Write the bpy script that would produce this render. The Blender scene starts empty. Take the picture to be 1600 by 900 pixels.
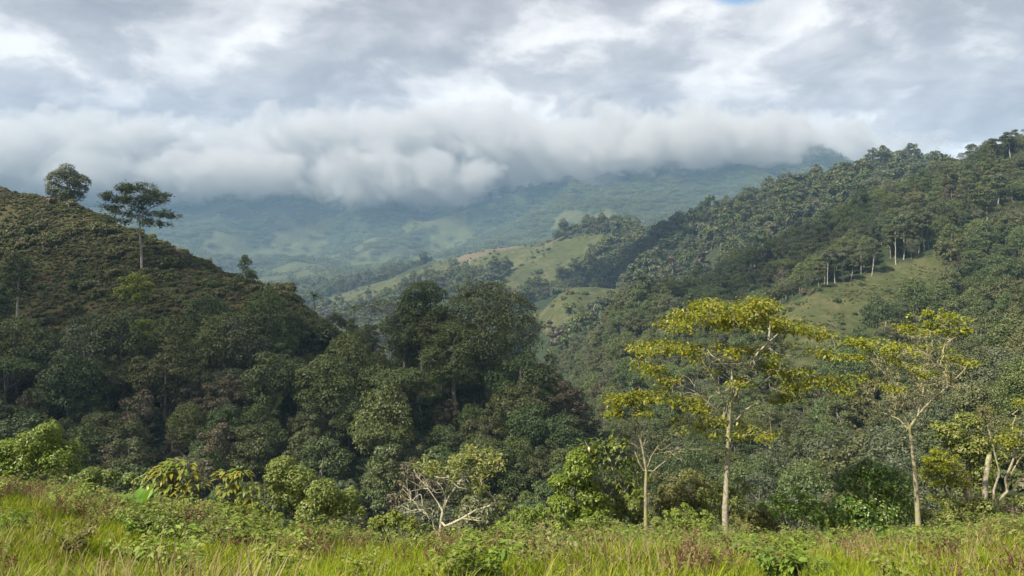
import bpy, math, random
import numpy as np
R = math.radians
scene = bpy.context.scene
F = 1200.0                       # focal length in photo pixels (1600 wide)

# ------------------------------------------------------------------ camera
cam_d = bpy.data.cameras.new('camera')
cam_d.sensor_width = 36.0
cam_d.lens = 36.0 * F / 1600.0
cam_d.clip_start = 0.1
cam_d.clip_end = 60000.0
cam = bpy.data.objects.new('camera', cam_d)
scene.collection.objects.link(cam)
cam.location = (0, 0, 0)
cam.rotation_euler = (R(90), 0, 0)
scene.camera = cam

# ------------------------------------------------------------------ light
SUN_EL, SUN_AZ = 46.0, 236.0      # azimuth clockwise from +Y (view direction): the sun stands behind and to one side
sd = np.array([math.sin(R(SUN_AZ)) * math.cos(R(SUN_EL)), math.cos(R(SUN_AZ)) * math.cos(R(SUN_EL)), math.sin(R(SUN_EL))])
sun_d = bpy.data.lights.new('sun', 'SUN')
sun_d.energy = 5.0
sun_d.angle = R(0.6)
sun_d.color = (1.0, 0.92, 0.78)
sun = bpy.data.objects.new('sun', sun_d)
scene.collection.objects.link(sun)
from mathutils import Vector, Matrix, noise as mnoise
sun.rotation_euler = Vector(-sd).to_track_quat('-Z', 'Y').to_euler()

world = bpy.data.worlds.new('World')
scene.world = world
world.use_nodes = True
scene.view_settings.view_transform = 'Standard'
scene.view_settings.look = 'None'
scene.view_settings.gamma = 1.0
scene.view_settings.use_curve_mapping = False
scene.view_settings.exposure = 0.95
scene.render.engine = 'CYCLES'
cy = scene.cycles
cy.use_denoising = True
cy.use_adaptive_sampling = True
cy.adaptive_threshold = 0.02
cy.denoising_prefilter = 'ACCURATE'
cy.max_bounces = 8
cy.diffuse_bounces = 2
cy.glossy_bounces = 1
cy.transmission_bounces = 2
cy.volume_bounces = 6
cy.transparent_max_bounces = 8
cy.caustics_reflective = False
cy.caustics_refractive = False
cy.sample_clamp_indirect = 4.0


class NT:
    """tiny node-tree helper"""
    def __init__(s, tree):
        s.t = tree
        tree.nodes.clear()

    def n(s, typ, **kw):
        nd = s.t.nodes.new(typ)
        ins = kw.pop('i', {})
        for k, v in kw.items():
            setattr(nd, k, v)
        for k, v in ins.items():
            if hasattr(v, 'is_output'):
                s.t.links.new(v, nd.inputs[k])
            else:
                nd.inputs[k].default_value = v
        return nd

    def math(s, op, a, b=0.0, c=None, clamp=False):
        nd = s.t.nodes.new('ShaderNodeMath')
        nd.operation = op
        nd.use_clamp = clamp
        for k, v in enumerate((a, b, c)):
            if v is None:
                continue
            if hasattr(v, 'is_output'):
                s.t.links.new(v, nd.inputs[k])
            else:
                nd.inputs[k].default_value = v
        return nd.outputs[0]

    def vmath(s, op, a, b=(0, 0, 0), scale=None):
        nd = s.t.nodes.new('ShaderNodeVectorMath')
        nd.operation = op
        for k, v in enumerate((a, b)):
            if hasattr(v, 'is_output'):
                s.t.links.new(v, nd.inputs[k])
            else:
                nd.inputs[k].default_value = v
        if scale is not None:
            if hasattr(scale, 'is_output'):
                s.t.links.new(scale, nd.inputs['Scale'])
            else:
                nd.inputs['Scale'].default_value = scale
        return nd.outputs[0]

    def noise(s, vec, scale, detail=4.0, rough=0.5, dist=0.0, dims='3D'):
        nd = s.n('ShaderNodeTexNoise', noise_dimensions=dims)
        s.t.links.new(vec, nd.inputs['Vector'])
        nd.inputs['Scale'].default_value = scale
        nd.inputs['Detail'].default_value = detail
        nd.inputs['Roughness'].default_value = rough
        nd.inputs['Distortion'].default_value = dist
        return nd.outputs['Fac']

    def ramp(s, fac, stops, interp='LINEAR'):
        nd = s.t.nodes.new('ShaderNodeValToRGB')
        cr = nd.color_ramp
        cr.interpolation = interp
        while len(cr.elements) < len(stops):
            cr.elements.new(0.5)
        for e, (p, c) in zip(cr.elements, stops):
            e.position = p
            e.color = c if len(c) == 4 else (*c, 1)
        s.t.links.new(fac, nd.inputs[0])
        return nd.outputs[0]

    def mix(s, fac, a, b, blend='MIX'):
        nd = s.t.nodes.new('ShaderNodeMix')
        nd.data_type = 'RGBA'
        nd.blend_type = blend
        for k, v in ((0, fac), (6, a), (7, b)):
            if hasattr(v, 'is_output'):
                s.t.links.new(v, nd.inputs[k])
            else:
                nd.inputs[k].default_value = v if k == 0 or len(v) == 4 else (*v, 1)
        return nd.outputs[2]

    def smooth(s, v, a, b):
        nd = s.t.nodes.new('ShaderNodeMapRange')
        nd.interpolation_type = 'SMOOTHSTEP'
        s.t.links.new(v, nd.inputs[0])
        nd.inputs[1].default_value = a
        nd.inputs[2].default_value = b
        return nd.outputs[0]


# ------------------------------------------------------------------ sky: Nishita behind a broken deck of cloud
def build_world():
    g = NT(world.node_tree)
    tc = g.n('ShaderNodeTexCoord')
    d = tc.outputs['Generated']
    sep = g.n('ShaderNodeSeparateXYZ', i={0: d})
    z = g.math('MAXIMUM', sep.outputs[2], 0.0)
    inv = g.math('DIVIDE', 1.0, g.math('ADD', z, 0.30))
    comb = g.n('ShaderNodeCombineXYZ', i={0: g.math('MULTIPLY', sep.outputs[0], inv), 1: g.math('MULTIPLY', sep.outputs[1], inv), 2: 0.0})
    p = g.vmath('ADD', comb.outputs[0], (3.7, 1.9, 0.4))
    warp = g.n('ShaderNodeTexNoise', noise_dimensions='3D', i={'Vector': p, 'Scale': 2.6, 'Detail': 2.0}).outputs['Color']
    p = g.vmath('ADD', p, g.vmath('SCALE', g.vmath('SUBTRACT', warp, (0.5, 0.5, 0.5)), scale=0.18))
    lit = g.vmath('ADD', p, (float(sd[0]) * 0.07, float(sd[1]) * 0.07, 0.05))
    big = g.noise(p, 2.7, 7.0, 0.56)
    big2 = g.noise(lit, 2.7, 7.0, 0.56)
    mid = g.noise(g.vmath('ADD', p, (9.1, 4.2, 3.0)), 1.1, 3.0, 0.5)
    # thick cloud is grey below, its edges catch the sun
    rim = g.math('MULTIPLY', g.math('SUBTRACT', big, big2), 2.2)
    body = g.math('MULTIPLY', g.math('SUBTRACT', g.smooth(big, 0.55, 0.43), 0.5), 0.62)
    tone = g.math('ADD', body, g.math('ADD', rim, g.math('MULTIPLY', g.math('SUBTRACT', mid, 0.5), 1.7)))
    tone = g.math('ADD', tone, 0.52, clamp=True)
    col = g.ramp(tone, [(0.0, (0.192, 0.183, 0.196)), (0.3, (0.255, 0.244, 0.256)), (0.55, (0.345, 0.331, 0.338)), (0.78, (0.46, 0.442, 0.436)), (1.0, (0.605, 0.582, 0.56))])
    hole = g.n('ShaderNodeVectorMath', operation='DISTANCE', i={0: comb.outputs[0], 1: (0.415, 1.385, 0.0)}).outputs['Value']
    gap = g.smooth(g.math('ADD', hole, g.math('MULTIPLY', g.math('SUBTRACT', big, 0.5), 0.22)), 0.055, 0.02)
    sky = g.n('ShaderNodeTexSky', sky_type='NISHITA', sun_disc=False)
    sky.sun_elevation = R(SUN_EL)
    sky.sun_rotation = R(SUN_AZ)
    b_sky = g.n('ShaderNodeBackground', i={0: sky.outputs[0], 1: 0.10})
    b_cl = g.n('ShaderNodeBackground', i={0: col, 1: 1.0})
    mx = g.n('ShaderNodeMixShader', i={0: gap, 1: b_cl.outputs[0], 2: b_sky.outputs[0]})
    g.n('ShaderNodeOutputWorld', i={0: mx.outputs[0]})
    world.cycles.sampling_method = 'AUTOMATIC'
    world.cycles.sample_map_resolution = 256


build_world()

# ------------------------------------------------------------------ helpers
C = scene.collection
rng = np.random.default_rng(7)


def px(x, y, Y):
    """photo pixel + depth along the view axis -> point"""
    return np.array([(x - 800.0) / F * Y, Y, (450.0 - y) / F * Y])


def put(o, label=None, cat=None, group=None, kind=None):
    if label:
        o['label'] = label
    if cat:
        o['category'] = cat
    if group:
        o['group'] = group
    if kind:
        o['kind'] = kind
    return o


def mesh_np(name, verts, tris=None, quads=None, mat=None, smooth=False):
    me = bpy.data.meshes.new(name)
    verts = np.asarray(verts, np.float32)
    nt = 0 if tris is None else len(tris)
    nq = 0 if quads is None else len(quads)
    me.vertices.add(len(verts))
    me.vertices.foreach_set('co', verts.ravel())
    idx = []
    st = []
    tot = []
    pos = 0
    if nt:
        t = np.asarray(tris, np.int32)
        idx.append(t.ravel())
        st.append(np.arange(nt) * 3)
        tot.append(np.full(nt, 3))
        pos = nt * 3
    if nq:
        q = np.asarray(quads, np.int32)
        idx.append(q.ravel())
        st.append(pos + np.arange(nq) * 4)
        tot.append(np.full(nq, 4))
    idx = np.concatenate(idx)
    me.loops.add(len(idx))
    me.loops.foreach_set('vertex_index', idx)
    me.polygons.add(nt + nq)
    me.polygons.foreach_set('loop_start', np.concatenate(st).astype(np.int32))
    me.polygons.foreach_set('loop_total', np.concatenate(tot).astype(np.int32))
    if smooth:
        me.polygons.foreach_set('use_smooth', np.ones(nt + nq, bool))
    me.update(calc_edges=True)
    if mat:
        me.materials.append(mat)
    return me


def link(name, me, parent=None, loc=None):
    o = bpy.data.objects.new(name, me)
    C.objects.link(o)
    if parent:
        o.parent = parent
    if loc is not None:
        o.location = loc
    return o


def empty(name, loc):
    o = bpy.data.objects.new(name, None)
    o.empty_display_size = 0.2
    C.objects.link(o)
    o.location = loc
    return o


# smooth value noise in numpy (vectorised), 2-D
_perm = rng.permutation(512)


def vnoise(x, y):
    xi = np.floor(x).astype(int)
    yi = np.floor(y).astype(int)
    fx = x - xi
    fy = y - yi
    fx = fx * fx * fx * (fx * (fx * 6 - 15) + 10)
    fy = fy * fy * fy * (fy * (fy * 6 - 15) + 10)

    def h(a, b):
        return _perm[(_perm[a & 511] + b) & 511] / 511.0
    return ((h(xi, yi) * (1 - fx) + h(xi + 1, yi) * fx) * (1 - fy) + (h(xi, yi + 1) * (1 - fx) + h(xi + 1, yi + 1) * fx) * fy) * 2 - 1


def fbm(x, y, oct=4, gain=0.5):
    s = np.zeros_like(x, dtype=float)
    a = 1.0
    for k in range(oct):
        s += a * vnoise(x * 2 ** k + 17.3 * k, y * 2 ** k - 9.1 * k)
        a *= gain
    return s


def pchip(xk, yk, x):
    xk = np.asarray(xk, float)
    yk = np.asarray(yk, float)
    h = np.diff(xk)
    dlt = np.diff(yk, axis=0) / (h if yk.ndim == 1 else h[:, None])
    m = np.zeros_like(yk)
    hh = h if yk.ndim == 1 else h[:, None]
    w1 = 2 * hh[1:] + hh[:-1]
    w2 = hh[1:] + 2 * hh[:-1]
    ok = dlt[:-1] * dlt[1:] > 0
    with np.errstate(divide='ignore', invalid='ignore'):
        hm = (w1 + w2) / (w1 / dlt[:-1] + w2 / dlt[1:])
    m[1:-1] = np.where(ok, hm, 0)
    m[0] = dlt[0]
    m[-1] = dlt[-1]
    x = np.clip(x, xk[0], xk[-1])
    i = np.clip(np.searchsorted(xk, x) - 1, 0, len(h) - 1)
    t = (x - xk[i]) / h[i]
    if yk.ndim > 1:
        t = t[:, None]
        hi = h[i][:, None]
    else:
        hi = h[i]
    return ((1 + 2 * t) * (1 - t) ** 2 * yk[i] + t * (1 - t) ** 2 * hi * m[i] + t * t * (3 - 2 * t) * yk[i + 1] + t * t * (t - 1) * hi * m[i + 1])


# ------------------------------------------------------------------ terrain: ground height read from the photograph column by column
def P(Y, y):
    return (Y, (450.0 - y) / F * Y)


NEAR = [(0, -1.6), (5, -2.9), (9, -4.05), (12, -4.9), (16, -5.95)]
FAR_HI = [(5200, 640), (6800, 420)]
COLS = {
    -1100: NEAR + [(22, -6.3), (32, -7.0), (45, -10), (70, -16), (110, -14), (150, 5), (200, 40), (260, 70), (330, 60), (430, 10), (700, -60), (1300, -60), (2000, 40), (2700, 160), (4000, 560)] + FAR_HI,
    -300: NEAR + [(22, -6.5), (32, -7.6), (45, -15), (70, -28), (110, -32), (150, -10), (200, 28), (260, 60), (330, 52), (430, 0), (700, -80), (1300, -60), (2000, 40), (2700, 160), (4000, 560)] + FAR_HI,
    0: NEAR + [(22, -6.6), P(31, 762), (45, -18), (70, -34), (110, -43), (135, -36), P(160, 640), P(180, 555), P(215, 415), P(258, 297), (310, 30), (430, -30), (700, -100), (1300, -60), (2000, 40), (2700, 150), (4000, 545)] + FAR_HI,
    140: NEAR + [(22, -6.7), P(29, 790), (45, -19), (70, -35), (110, -44), (135, -39), P(160, 655), P(180, 565), P(210, 430), P(248, 334), (300, 12), (430, -45), (700, -100), (1300, -60), (2000, 40), (2700, 150), (4000, 540)] + FAR_HI,
    250: NEAR + [(22, -6.8), P(28, 812), (45, -19), (70, -36), (110, -45), (135, -41), P(160, 665), P(180, 570), P(205, 450), P(235, 376), (290, -5), (430, -60), (700, -110), (1300, -60), (2000, 35), (2700, 150), (4000, 540)] + FAR_HI,
    400: NEAR + [(22, -7.25), P(27, 846), (45, -20), (70, -37), (110, -46), (135, -42), P(160, 668), P(180, 560), P(214, 442), (260, -22), (430, -80), (700, -110), (1300, -60), P(2000, 440), P(2700, 400), P(4000, 290)] + FAR_HI,
    520: NEAR + [(22, -7.45), P(27, 860), (45, -20), (70, -38), (110, -47), (135, -43), P(160, 670), P(180, 585), P(203, 508), (260, -36), (430, -90), (700, -110), (1000, -60), P(1350, 470), P(1900, 438), P(2600, 402), P(4000, 290)] + FAR_HI,
    640: NEAR + [(22, -7.55), P(27, 866), (45, -21), (70, -38), (110, -48), (135, -44), P(160, 690), P(188, 592), (240, -40), (430, -95), (700, -100), (900, -50), P(1150, 458), P(1500, 425), (1750, 10), P(2600, 400), P(4000, 295)] + FAR_HI,
    800: NEAR + [(22, -7.5), P(27, 858), (45, -22), (70, -39), (110, -49), (135, -46), P(160, 720), P(180, 628), (225, -45), (430, -95), (600, -80), (850, -30), P(1000, 440), P(1400, 378), (1700, 40), P(2500, 372), P(4000, 295)] + FAR_HI,
    900: NEAR + [(22, -7.6), P(28, 862), (45, -22), (70, -40), (110, -50), (135, -48), P(170, 690), (215, -55), (320, -72), (420, -62), P(600, 530), P(780, 452), (880, -25), P(1000, 436), P(1280, 372), (1600, 60), P(2400, 350), P(3800, 285)] + FAR_HI,
    960: NEAR + [(22, -7.7), P(28, 864), (45, -22), (70, -40), (110, -50), (150, -52), (200, -54), (260, -54), (330, -42), (420, -22), (500, -45), P(650, 500), P(780, 446), (860, -15), P(1050, 400), P(1250, 368), (1600, 80), P(2400, 335), P(3700, 270)] + FAR_HI,
    1040: NEAR + [(22, -7.8), P(28, 865), (45, -22), (70, -40), (110, -49), (150, -50), (200, -51), (250, -46), (330, -35), (440, -8), (540, -35), (700, -20), (850, 35), P(1050, 375), (1350, 60), (1600, 90), P(2400, 330), P(3600, 262)] + FAR_HI,
    1120: NEAR + [(22, -7.8), P(28, 865), (45, -22), (70, -39), (110, -47), (150, -48), (200, -48), (250, -42), (320, -31), (400, -17), (480, 4), (590, -20), (750, 40), P(980, 350), (1300, 70), (1600, 110), P(2400, 325), P(3500, 260)] + FAR_HI,
    1280: NEAR + [(22, -7.7), P(28, 863), (45, -21), (70, -36), (110, -43), (150, -44), (200, -40), P(240, 585), P(290, 505), P(332, 452), (400, 10), (500, 34), (600, 22), (750, 80), P(950, 318), (1300, 90), (1700, 180), P(2500, 300), P(3300, 240)] + FAR_HI,
    1440: NEAR + [(22, -7.6), P(28, 862), (45, -20), (70, -32), (110, -36), (150, -36), (200, -33), (240, -32), (290, -17), P(325, 447), P(355, 402), (400, 32), (500, 62), (600, 50), (750, 95), P(950, 290), (1300, 100), (1700, 150), (2500, 230), (3300, 320), (5200, 360), (6800, 300)],
    1600: NEAR + [(22, -7.4), P(30, 836), (45, -17), (70, -22), (110, -22), (160, -20), (200, -19), (250, -14), (320, 6), (400, 40), (490, 85), (600, 90), (750, 95), (950, 120), (1300, 110), (1700, 150), (2500, 200), (3300, 260), (5200, 300), (6800, 260)],
    1900: NEAR + [(22, -7.2), (30, -8.5), (45, -14), (70, -17), (110, -14), (160, -8), (200, -2), (250, 10), (320, 34), (400, 72), (490, 118), (600, 130), (750, 130), (950, 140), (1300, 140), (1700, 160), (2500, 200), (3300, 260), (5200, 300), (6800, 260)],
    2700: NEAR + [(22, -7.0), (30, -8.0), (45, -10), (70, -8), (110, 0), (160, 15), (200, 28), (250, 45), (320, 75), (400, 110), (490, 140), (600, 150), (750, 150), (950, 160), (1300, 170), (1700, 180), (2500, 210), (3300, 260), (5200, 300), (6800, 260)],
}
_cx = sorted(COLS)
_lr = np.linspace(0, math.log(1 + 6800 / 8.0), 600)
_Yr = (np.exp(_lr) - 1) * 8.0
TAB = np.stack([pchip([math.log(1 + a / 8.0) for a, b in COLS[c]], [b for a, b in COLS[c]], _lr) for c in _cx])  # columns x depth
_ux = (np.array(_cx) - 800.0) / F
_uf = np.linspace(_ux[0], _ux[-1], 700)
TABF = pchip(_ux, TAB, _uf)


def height(X, Y):
    """ground height at world X, Y (arrays)"""
    X = np.asarray(X, float)
    Y = np.asarray(Y, float)
    r = np.hypot(X, Y)
    th = np.arctan2(X, Y)
    tc = np.clip(th, math.atan(_ux[0]), math.atan(_ux[-1]))
    u = np.tan(tc)
    Yc = np.clip(r * np.cos(tc), 0, 6790)
    a = np.clip((u - _uf[0]) / (_uf[1] - _uf[0]), 0, 698.999)
    b = np.clip(np.log(1 + Yc / 8.0) / (_lr[1] - _lr[0]), 0, 598.999)
    ia = a.astype(int)
    ib = b.astype(int)
    fa = a - ia
    fb = b - ib
    z = (TABF[ia, ib] * (1 - fa) + TABF[ia + 1, ib] * fa) * (1 - fb) + (TABF[ia, ib + 1] * (1 - fa) + TABF[ia + 1, ib + 1] * fa) * fb
    # relief: knolls and gullies that grow with distance
    w1 = np.clip((r - 40) / 200, 0, 1)
    z = z + w1 * np.clip(r / 400, 0.25, 1.2) * 3.0 * fbm(X / 55.0, Y / 55.0, 3)
    z = z + np.clip(1 - r / 80, 0, 1) * 0.16 * fbm(X / 4.0, Y / 4.0, 3)
    w2 = np.clip((r - 1500) / 1200, 0, 1)
    ridg = 1 - np.abs(fbm(X / 620.0 + 3.1, Y / 900.0, 4, 0.5)) * 1.3
    z = z + w2 * (ridg - 0.55) * np.clip((r - 1500) / 1500, 0, 1.5) * 95
    w3 = np.clip((r - 500) / 500, 0, 1) * np.clip((2200 - r) / 600, 0, 1)
    z = z + w3 * 14 * fbm(X / 210.0 - 5, Y / 210.0, 4)
    lo = np.clip((r - 13) / 9, 0, 1) * np.clip((60 - r) / 15, 0, 1)
    z = z - 0.36 * lo
    bk = np.clip((np.abs(th) - R(75)) / R(60), 0, 1)
    bk = bk * bk * (3 - 2 * bk)
    zb = -1.6 + 0.16 * r - 0.00003 * np.minimum(r, 2500) ** 2 + 1.5 * fbm(X / 60.0, Y / 60.0, 3) * np.clip(r / 60, 0, 1)
    return z * (1 - bk) + zb * bk


def to_px(X, Y, Z):
    return 800 + F * X / Y, 450 - F * Z / Y


def inpoly(x, y, poly):
    x = np.asarray(x)
    y = np.asarray(y)
    c = np.zeros(x.shape, bool)
    n = len(poly)
    for i in range(n):
        x1, y1 = poly[i]
        x2, y2 = poly[(i + 1) % n]
        if y1 == y2:
            continue
        c ^= ((y1 > y) != (y2 > y)) & (x < (x2 - x1) * (y - y1) / (y2 - y1) + x1)
    return c


PASTURES = [  # photo outline of open grass on the hills, with the depth range it lies in
    ([(1195, 490), (1280, 452), (1380, 420), (1450, 398), (1482, 392), (1492, 440), (1472, 470), (1400, 512), (1362, 545), (1330, 600), (1290, 640), (1225, 600), (1190, 540)], 215, 380, 0),
    ([(820, 462), (900, 446), (968, 444), (968, 480), (905, 500), (850, 520), (820, 510)], 520, 900, 1),
    ([(780, 450), (800, 420), (850, 385), (905, 368), (962, 366), (955, 385), (900, 415), (870, 445), (820, 455)], 880, 1500, 1),
    ([(645, 428), (700, 400), (770, 376), (870, 369), (860, 390), (800, 420), (720, 430), (650, 440)], 1000, 1700, 2),
    ([(495, 470), (560, 450), (650, 425), (660, 440), (600, 462), (520, 490)], 900, 1900, 2),
    ([(1470, 385), (1530, 358), (1560, 360), (1545, 385), (1500, 400)], 330, 480, 0),
]


def scrub_line(x):
    return np.interp(x, [-300, 0, 200, 400, 470, 520, 560], [160, 170, 172, 178, 186, 200, 260])


def open_ground(X, Y, Z):
    """1 where the hills are pasture or scrub (no forest)"""
    Ys = np.maximum(Y, 1)
    x, y = to_px(X, Ys, Z)
    m = np.zeros(X.shape)
    for poly, a, b, k in PASTURES:
        m = np.maximum(m, (inpoly(x, y, poly) & (Y > a) & (Y < b)) * 1.0)
    hill = (x < 560) & (Y > scrub_line(x)) & (Y < 330)
    m = np.where(hill, 2.0, m)
    far = np.hypot(X, Y) > 1900
    pat = fbm(X / 210.0 + 7, Y / 300.0 + 2, 4) + np.clip((330 - Z) / 500, -0.5, 0.35)
    m = np.where(far & (pat > 0.60) & (m == 0), 1.0, m)
    return m


def build_ground():
    thv = np.concatenate([np.linspace(-180, -62, 40)[:-1], np.linspace(-62, -36, 60)[:-1], np.linspace(-36, 36, 520), np.linspace(36, 62, 60)[1:], np.linspace(62, 180, 40)[1:]])
    rv = np.concatenate([[0.0], np.exp(np.linspace(math.log(1.0), math.log(60), 130)), np.exp(np.linspace(math.log(61.2), math.log(7000), 300)), [7600]])
    T, Rr = np.meshgrid(R(1) * thv, rv, indexing='ij')
    X = Rr * np.sin(T)
    Y = Rr * np.cos(T)
    Z = height(X, Y)
    far = Rr > 7000
    Z = np.where(far, Z * 0.6, Z)
    nT, nR = T.shape
    V = np.stack([X, Y, Z], -1).reshape(-1, 3)
    a = (np.arange(nT - 1)[:, None] * nR + np.arange(nR - 1)[None]).ravel()
    quads = np.stack([a, a + 1, a + nR + 1, a + nR], 1)
    me = mesh_np('ground', V, quads=quads, smooth=True)
    op = open_ground(X, Y, Z).ravel()
    x, y = to_px(X, np.maximum(Y, 1), Z)
    brown = ((inpoly(x, y, [(690, 402), (760, 377), (880, 367), (880, 377), (800, 388), (720, 412)])) & (Y > 900) & (Y < 1800)).ravel() * 1.0
    for nm, arr in (('pasture', (op == 1) * 1.0), ('scrub', (op == 2) * 1.0), ('fallow', brown), ('meadow', np.clip((42 - Rr) / 6, 0, 1).ravel())):
        at = me.attributes.new(nm, 'FLOAT', 'POINT')
        at.data.foreach_set('value', np.asarray(arr, np.float32))
    m = bpy.data.materials.new('ground')
    m.use_nodes = True
    g = NT(m.node_tree)
    geo = g.n('ShaderNodeNewGeometry')
    pos = geo.outputs['Position']

    def attr(n):
        return g.n('ShaderNodeAttribute', attribute_name=n).outputs['Fac']
    n1 = g.noise(pos, 0.02, 6, 0.6)
    n2 = g.noise(pos, 0.35, 5, 0.6)
    n3 = g.noise(pos, 6.0, 3, 0.6)
    n4 = g.noise(pos, 0.11, 8, 0.72)
    forest = g.ramp(n2, [(0.3, (0.018, 0.026, 0.012)), (0.7, (0.045, 0.06, 0.025))])
    past = g.ramp(g.math('ADD', g.math('MULTIPLY', n1, 0.35), g.math('MULTIPLY', n4, 0.65)), [(0.40, (0.042, 0.052, 0.020)), (0.5, (0.062, 0.072, 0.027)), (0.60, (0.105, 0.098, 0.048))])
    earth = g.ramp(n2, [(0.3, (0.085, 0.045, 0.026)), (0.7, (0.14, 0.082, 0.05))])
    scrubc = g.ramp(g.math('ADD', g.math('MULTIPLY', n2, 0.5), g.math('MULTIPLY', n4, 0.5)), [(0.40, (0.045, 0.052, 0.019)), (0.5, (0.064, 0.062, 0.027)), (0.6, (0.090, 0.070, 0.038))])
    bare = g.smooth(g.noise(g.vmath('MULTIPLY', pos, (1, 1, 0.6)), 0.075, 4, 0.55), 0.59, 0.65)
    scrubc = g.mix(bare, scrubc, earth)
    fallow = g.ramp(n1, [(0.35, (0.10, 0.085, 0.052)), (0.65, (0.15, 0.12, 0.08))])
    meadow = g.ramp(n3, [(0.3, (0.03, 0.035, 0.012)), (0.7, (0.08, 0.085, 0.025))])
    col = g.mix(attr('pasture'), forest, past)
    col = g.mix(attr('scrub'), col, scrubc)
    col = g.mix(attr('fallow'), col, fallow)
    col = g.mix(attr('meadow'), col, meadow)
    bs = g.n('ShaderNodeBsdfPrincipled', i={'Base Color': col, 'Roughness': 0.95, 'Specular IOR Level': 0.1})
    bh = g.math('ADD', g.math('MULTIPLY', n2, 1.0), g.math('MULTIPLY', n3, 0.1))
    bump = g.n('ShaderNodeBump', i={'Strength': 0.6, 'Distance': 1.5, 'Height': bh})
    m.node_tree.links.new(bump.outputs[0], bs.inputs['Normal'])
    g.n('ShaderNodeOutputMaterial', i={0: bs.outputs[0]})
    me.materials.append(m)
    o = link('ground', me)
    put(o, kind='structure')
    return o


build_ground()

# ------------------------------------------------------------------ vegetation: materials
def leaf_mat(name, cols, trans=0.3, rough=0.5, spec=0.3, vary=0.35, tcol=None, hue=0.5, hv=0.03):
    """cols: colours one leaf may take; vary: brightness spread between plants"""
    m = bpy.data.materials.new(name)
    m.use_nodes = True
    g = NT(m.node_tree)
    geo = g.n('ShaderNodeNewGeometry')
    oi = g.n('ShaderNodeObjectInfo')
    n = len(cols)
    col = g.ramp(geo.outputs['Random Per Island'], [((k + 0.5) / n if n > 1 else 0.5, c) for k, c in enumerate(cols)])
    hsv = g.n('ShaderNodeHueSaturation', i={'Color': col})
    m.node_tree.links.new(g.math('ADD', 1.0 - vary * 0.5, g.math('MULTIPLY', oi.outputs['Random'], vary)), hsv.inputs['Value'])
    m.node_tree.links.new(g.math('ADD', hue - hv * 0.5, g.math('MULTIPLY', g.math('FRACT', g.math('MULTIPLY', oi.outputs['Random'], 7.31)), hv)), hsv.inputs['Hue'])
    c = hsv.outputs[0]
    bs = g.n('ShaderNodeBsdfPrincipled', i={'Base Color': c, 'Roughness': rough, 'Specular IOR Level': spec})
    if trans > 0:
        c2 = g.mix(0.5, c, tcol, 'MIX') if tcol else g.mix(1.0, c, (1.15, 1.1, 0.55, 1), 'MULTIPLY')
        tr = g.n('ShaderNodeBsdfTranslucent', i={'Color': c2})
        mx = g.n('ShaderNodeMixShader', i={0: trans, 1: bs.outputs[0], 2: tr.outputs[0]})
        g.n('ShaderNodeOutputMaterial', i={0: mx.outputs[0]})
    else:
        g.n('ShaderNodeOutputMaterial', i={0: bs.outputs[0]})
    return m


def bark_mat(name, dark, light, moss=None, scale=7.0, patch=0.5):
    m = bpy.data.materials.new(name)
    m.use_nodes = True
    g = NT(m.node_tree)
    p = g.n('ShaderNodeNewGeometry').outputs['Position']
    a = g.noise(p, scale, 5, 0.65)
    b = g.noise(g.vmath('MULTIPLY', p, (1, 1, 0.35)), scale * 3, 4, 0.6)
    f = g.math('ADD', g.math('MULTIPLY', a, 0.7), g.math('MULTIPLY', b, 0.3))
    col = g.ramp(f, [(patch - 0.10, dark), (patch + 0.06, light)])
    if moss:
        col = g.mix(g.smooth(g.noise(g.vmath('ADD', p, (5, 3, 1)), scale * 0.5, 4, 0.6), 0.5, 0.62), col, moss)
    bs = g.n('ShaderNodeBsdfPrincipled', i={'Base Color': col, 'Roughness': 0.9, 'Specular IOR Level': 0.15})
    bp = g.n('ShaderNodeBump', i={'Strength': 0.7, 'Distance': 0.03, 'Height': f})
    m.node_tree.links.new(bp.outputs[0], bs.inputs['Normal'])
    g.n('ShaderNodeOutputMaterial', i={0: bs.outputs[0]})
    return m


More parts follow.
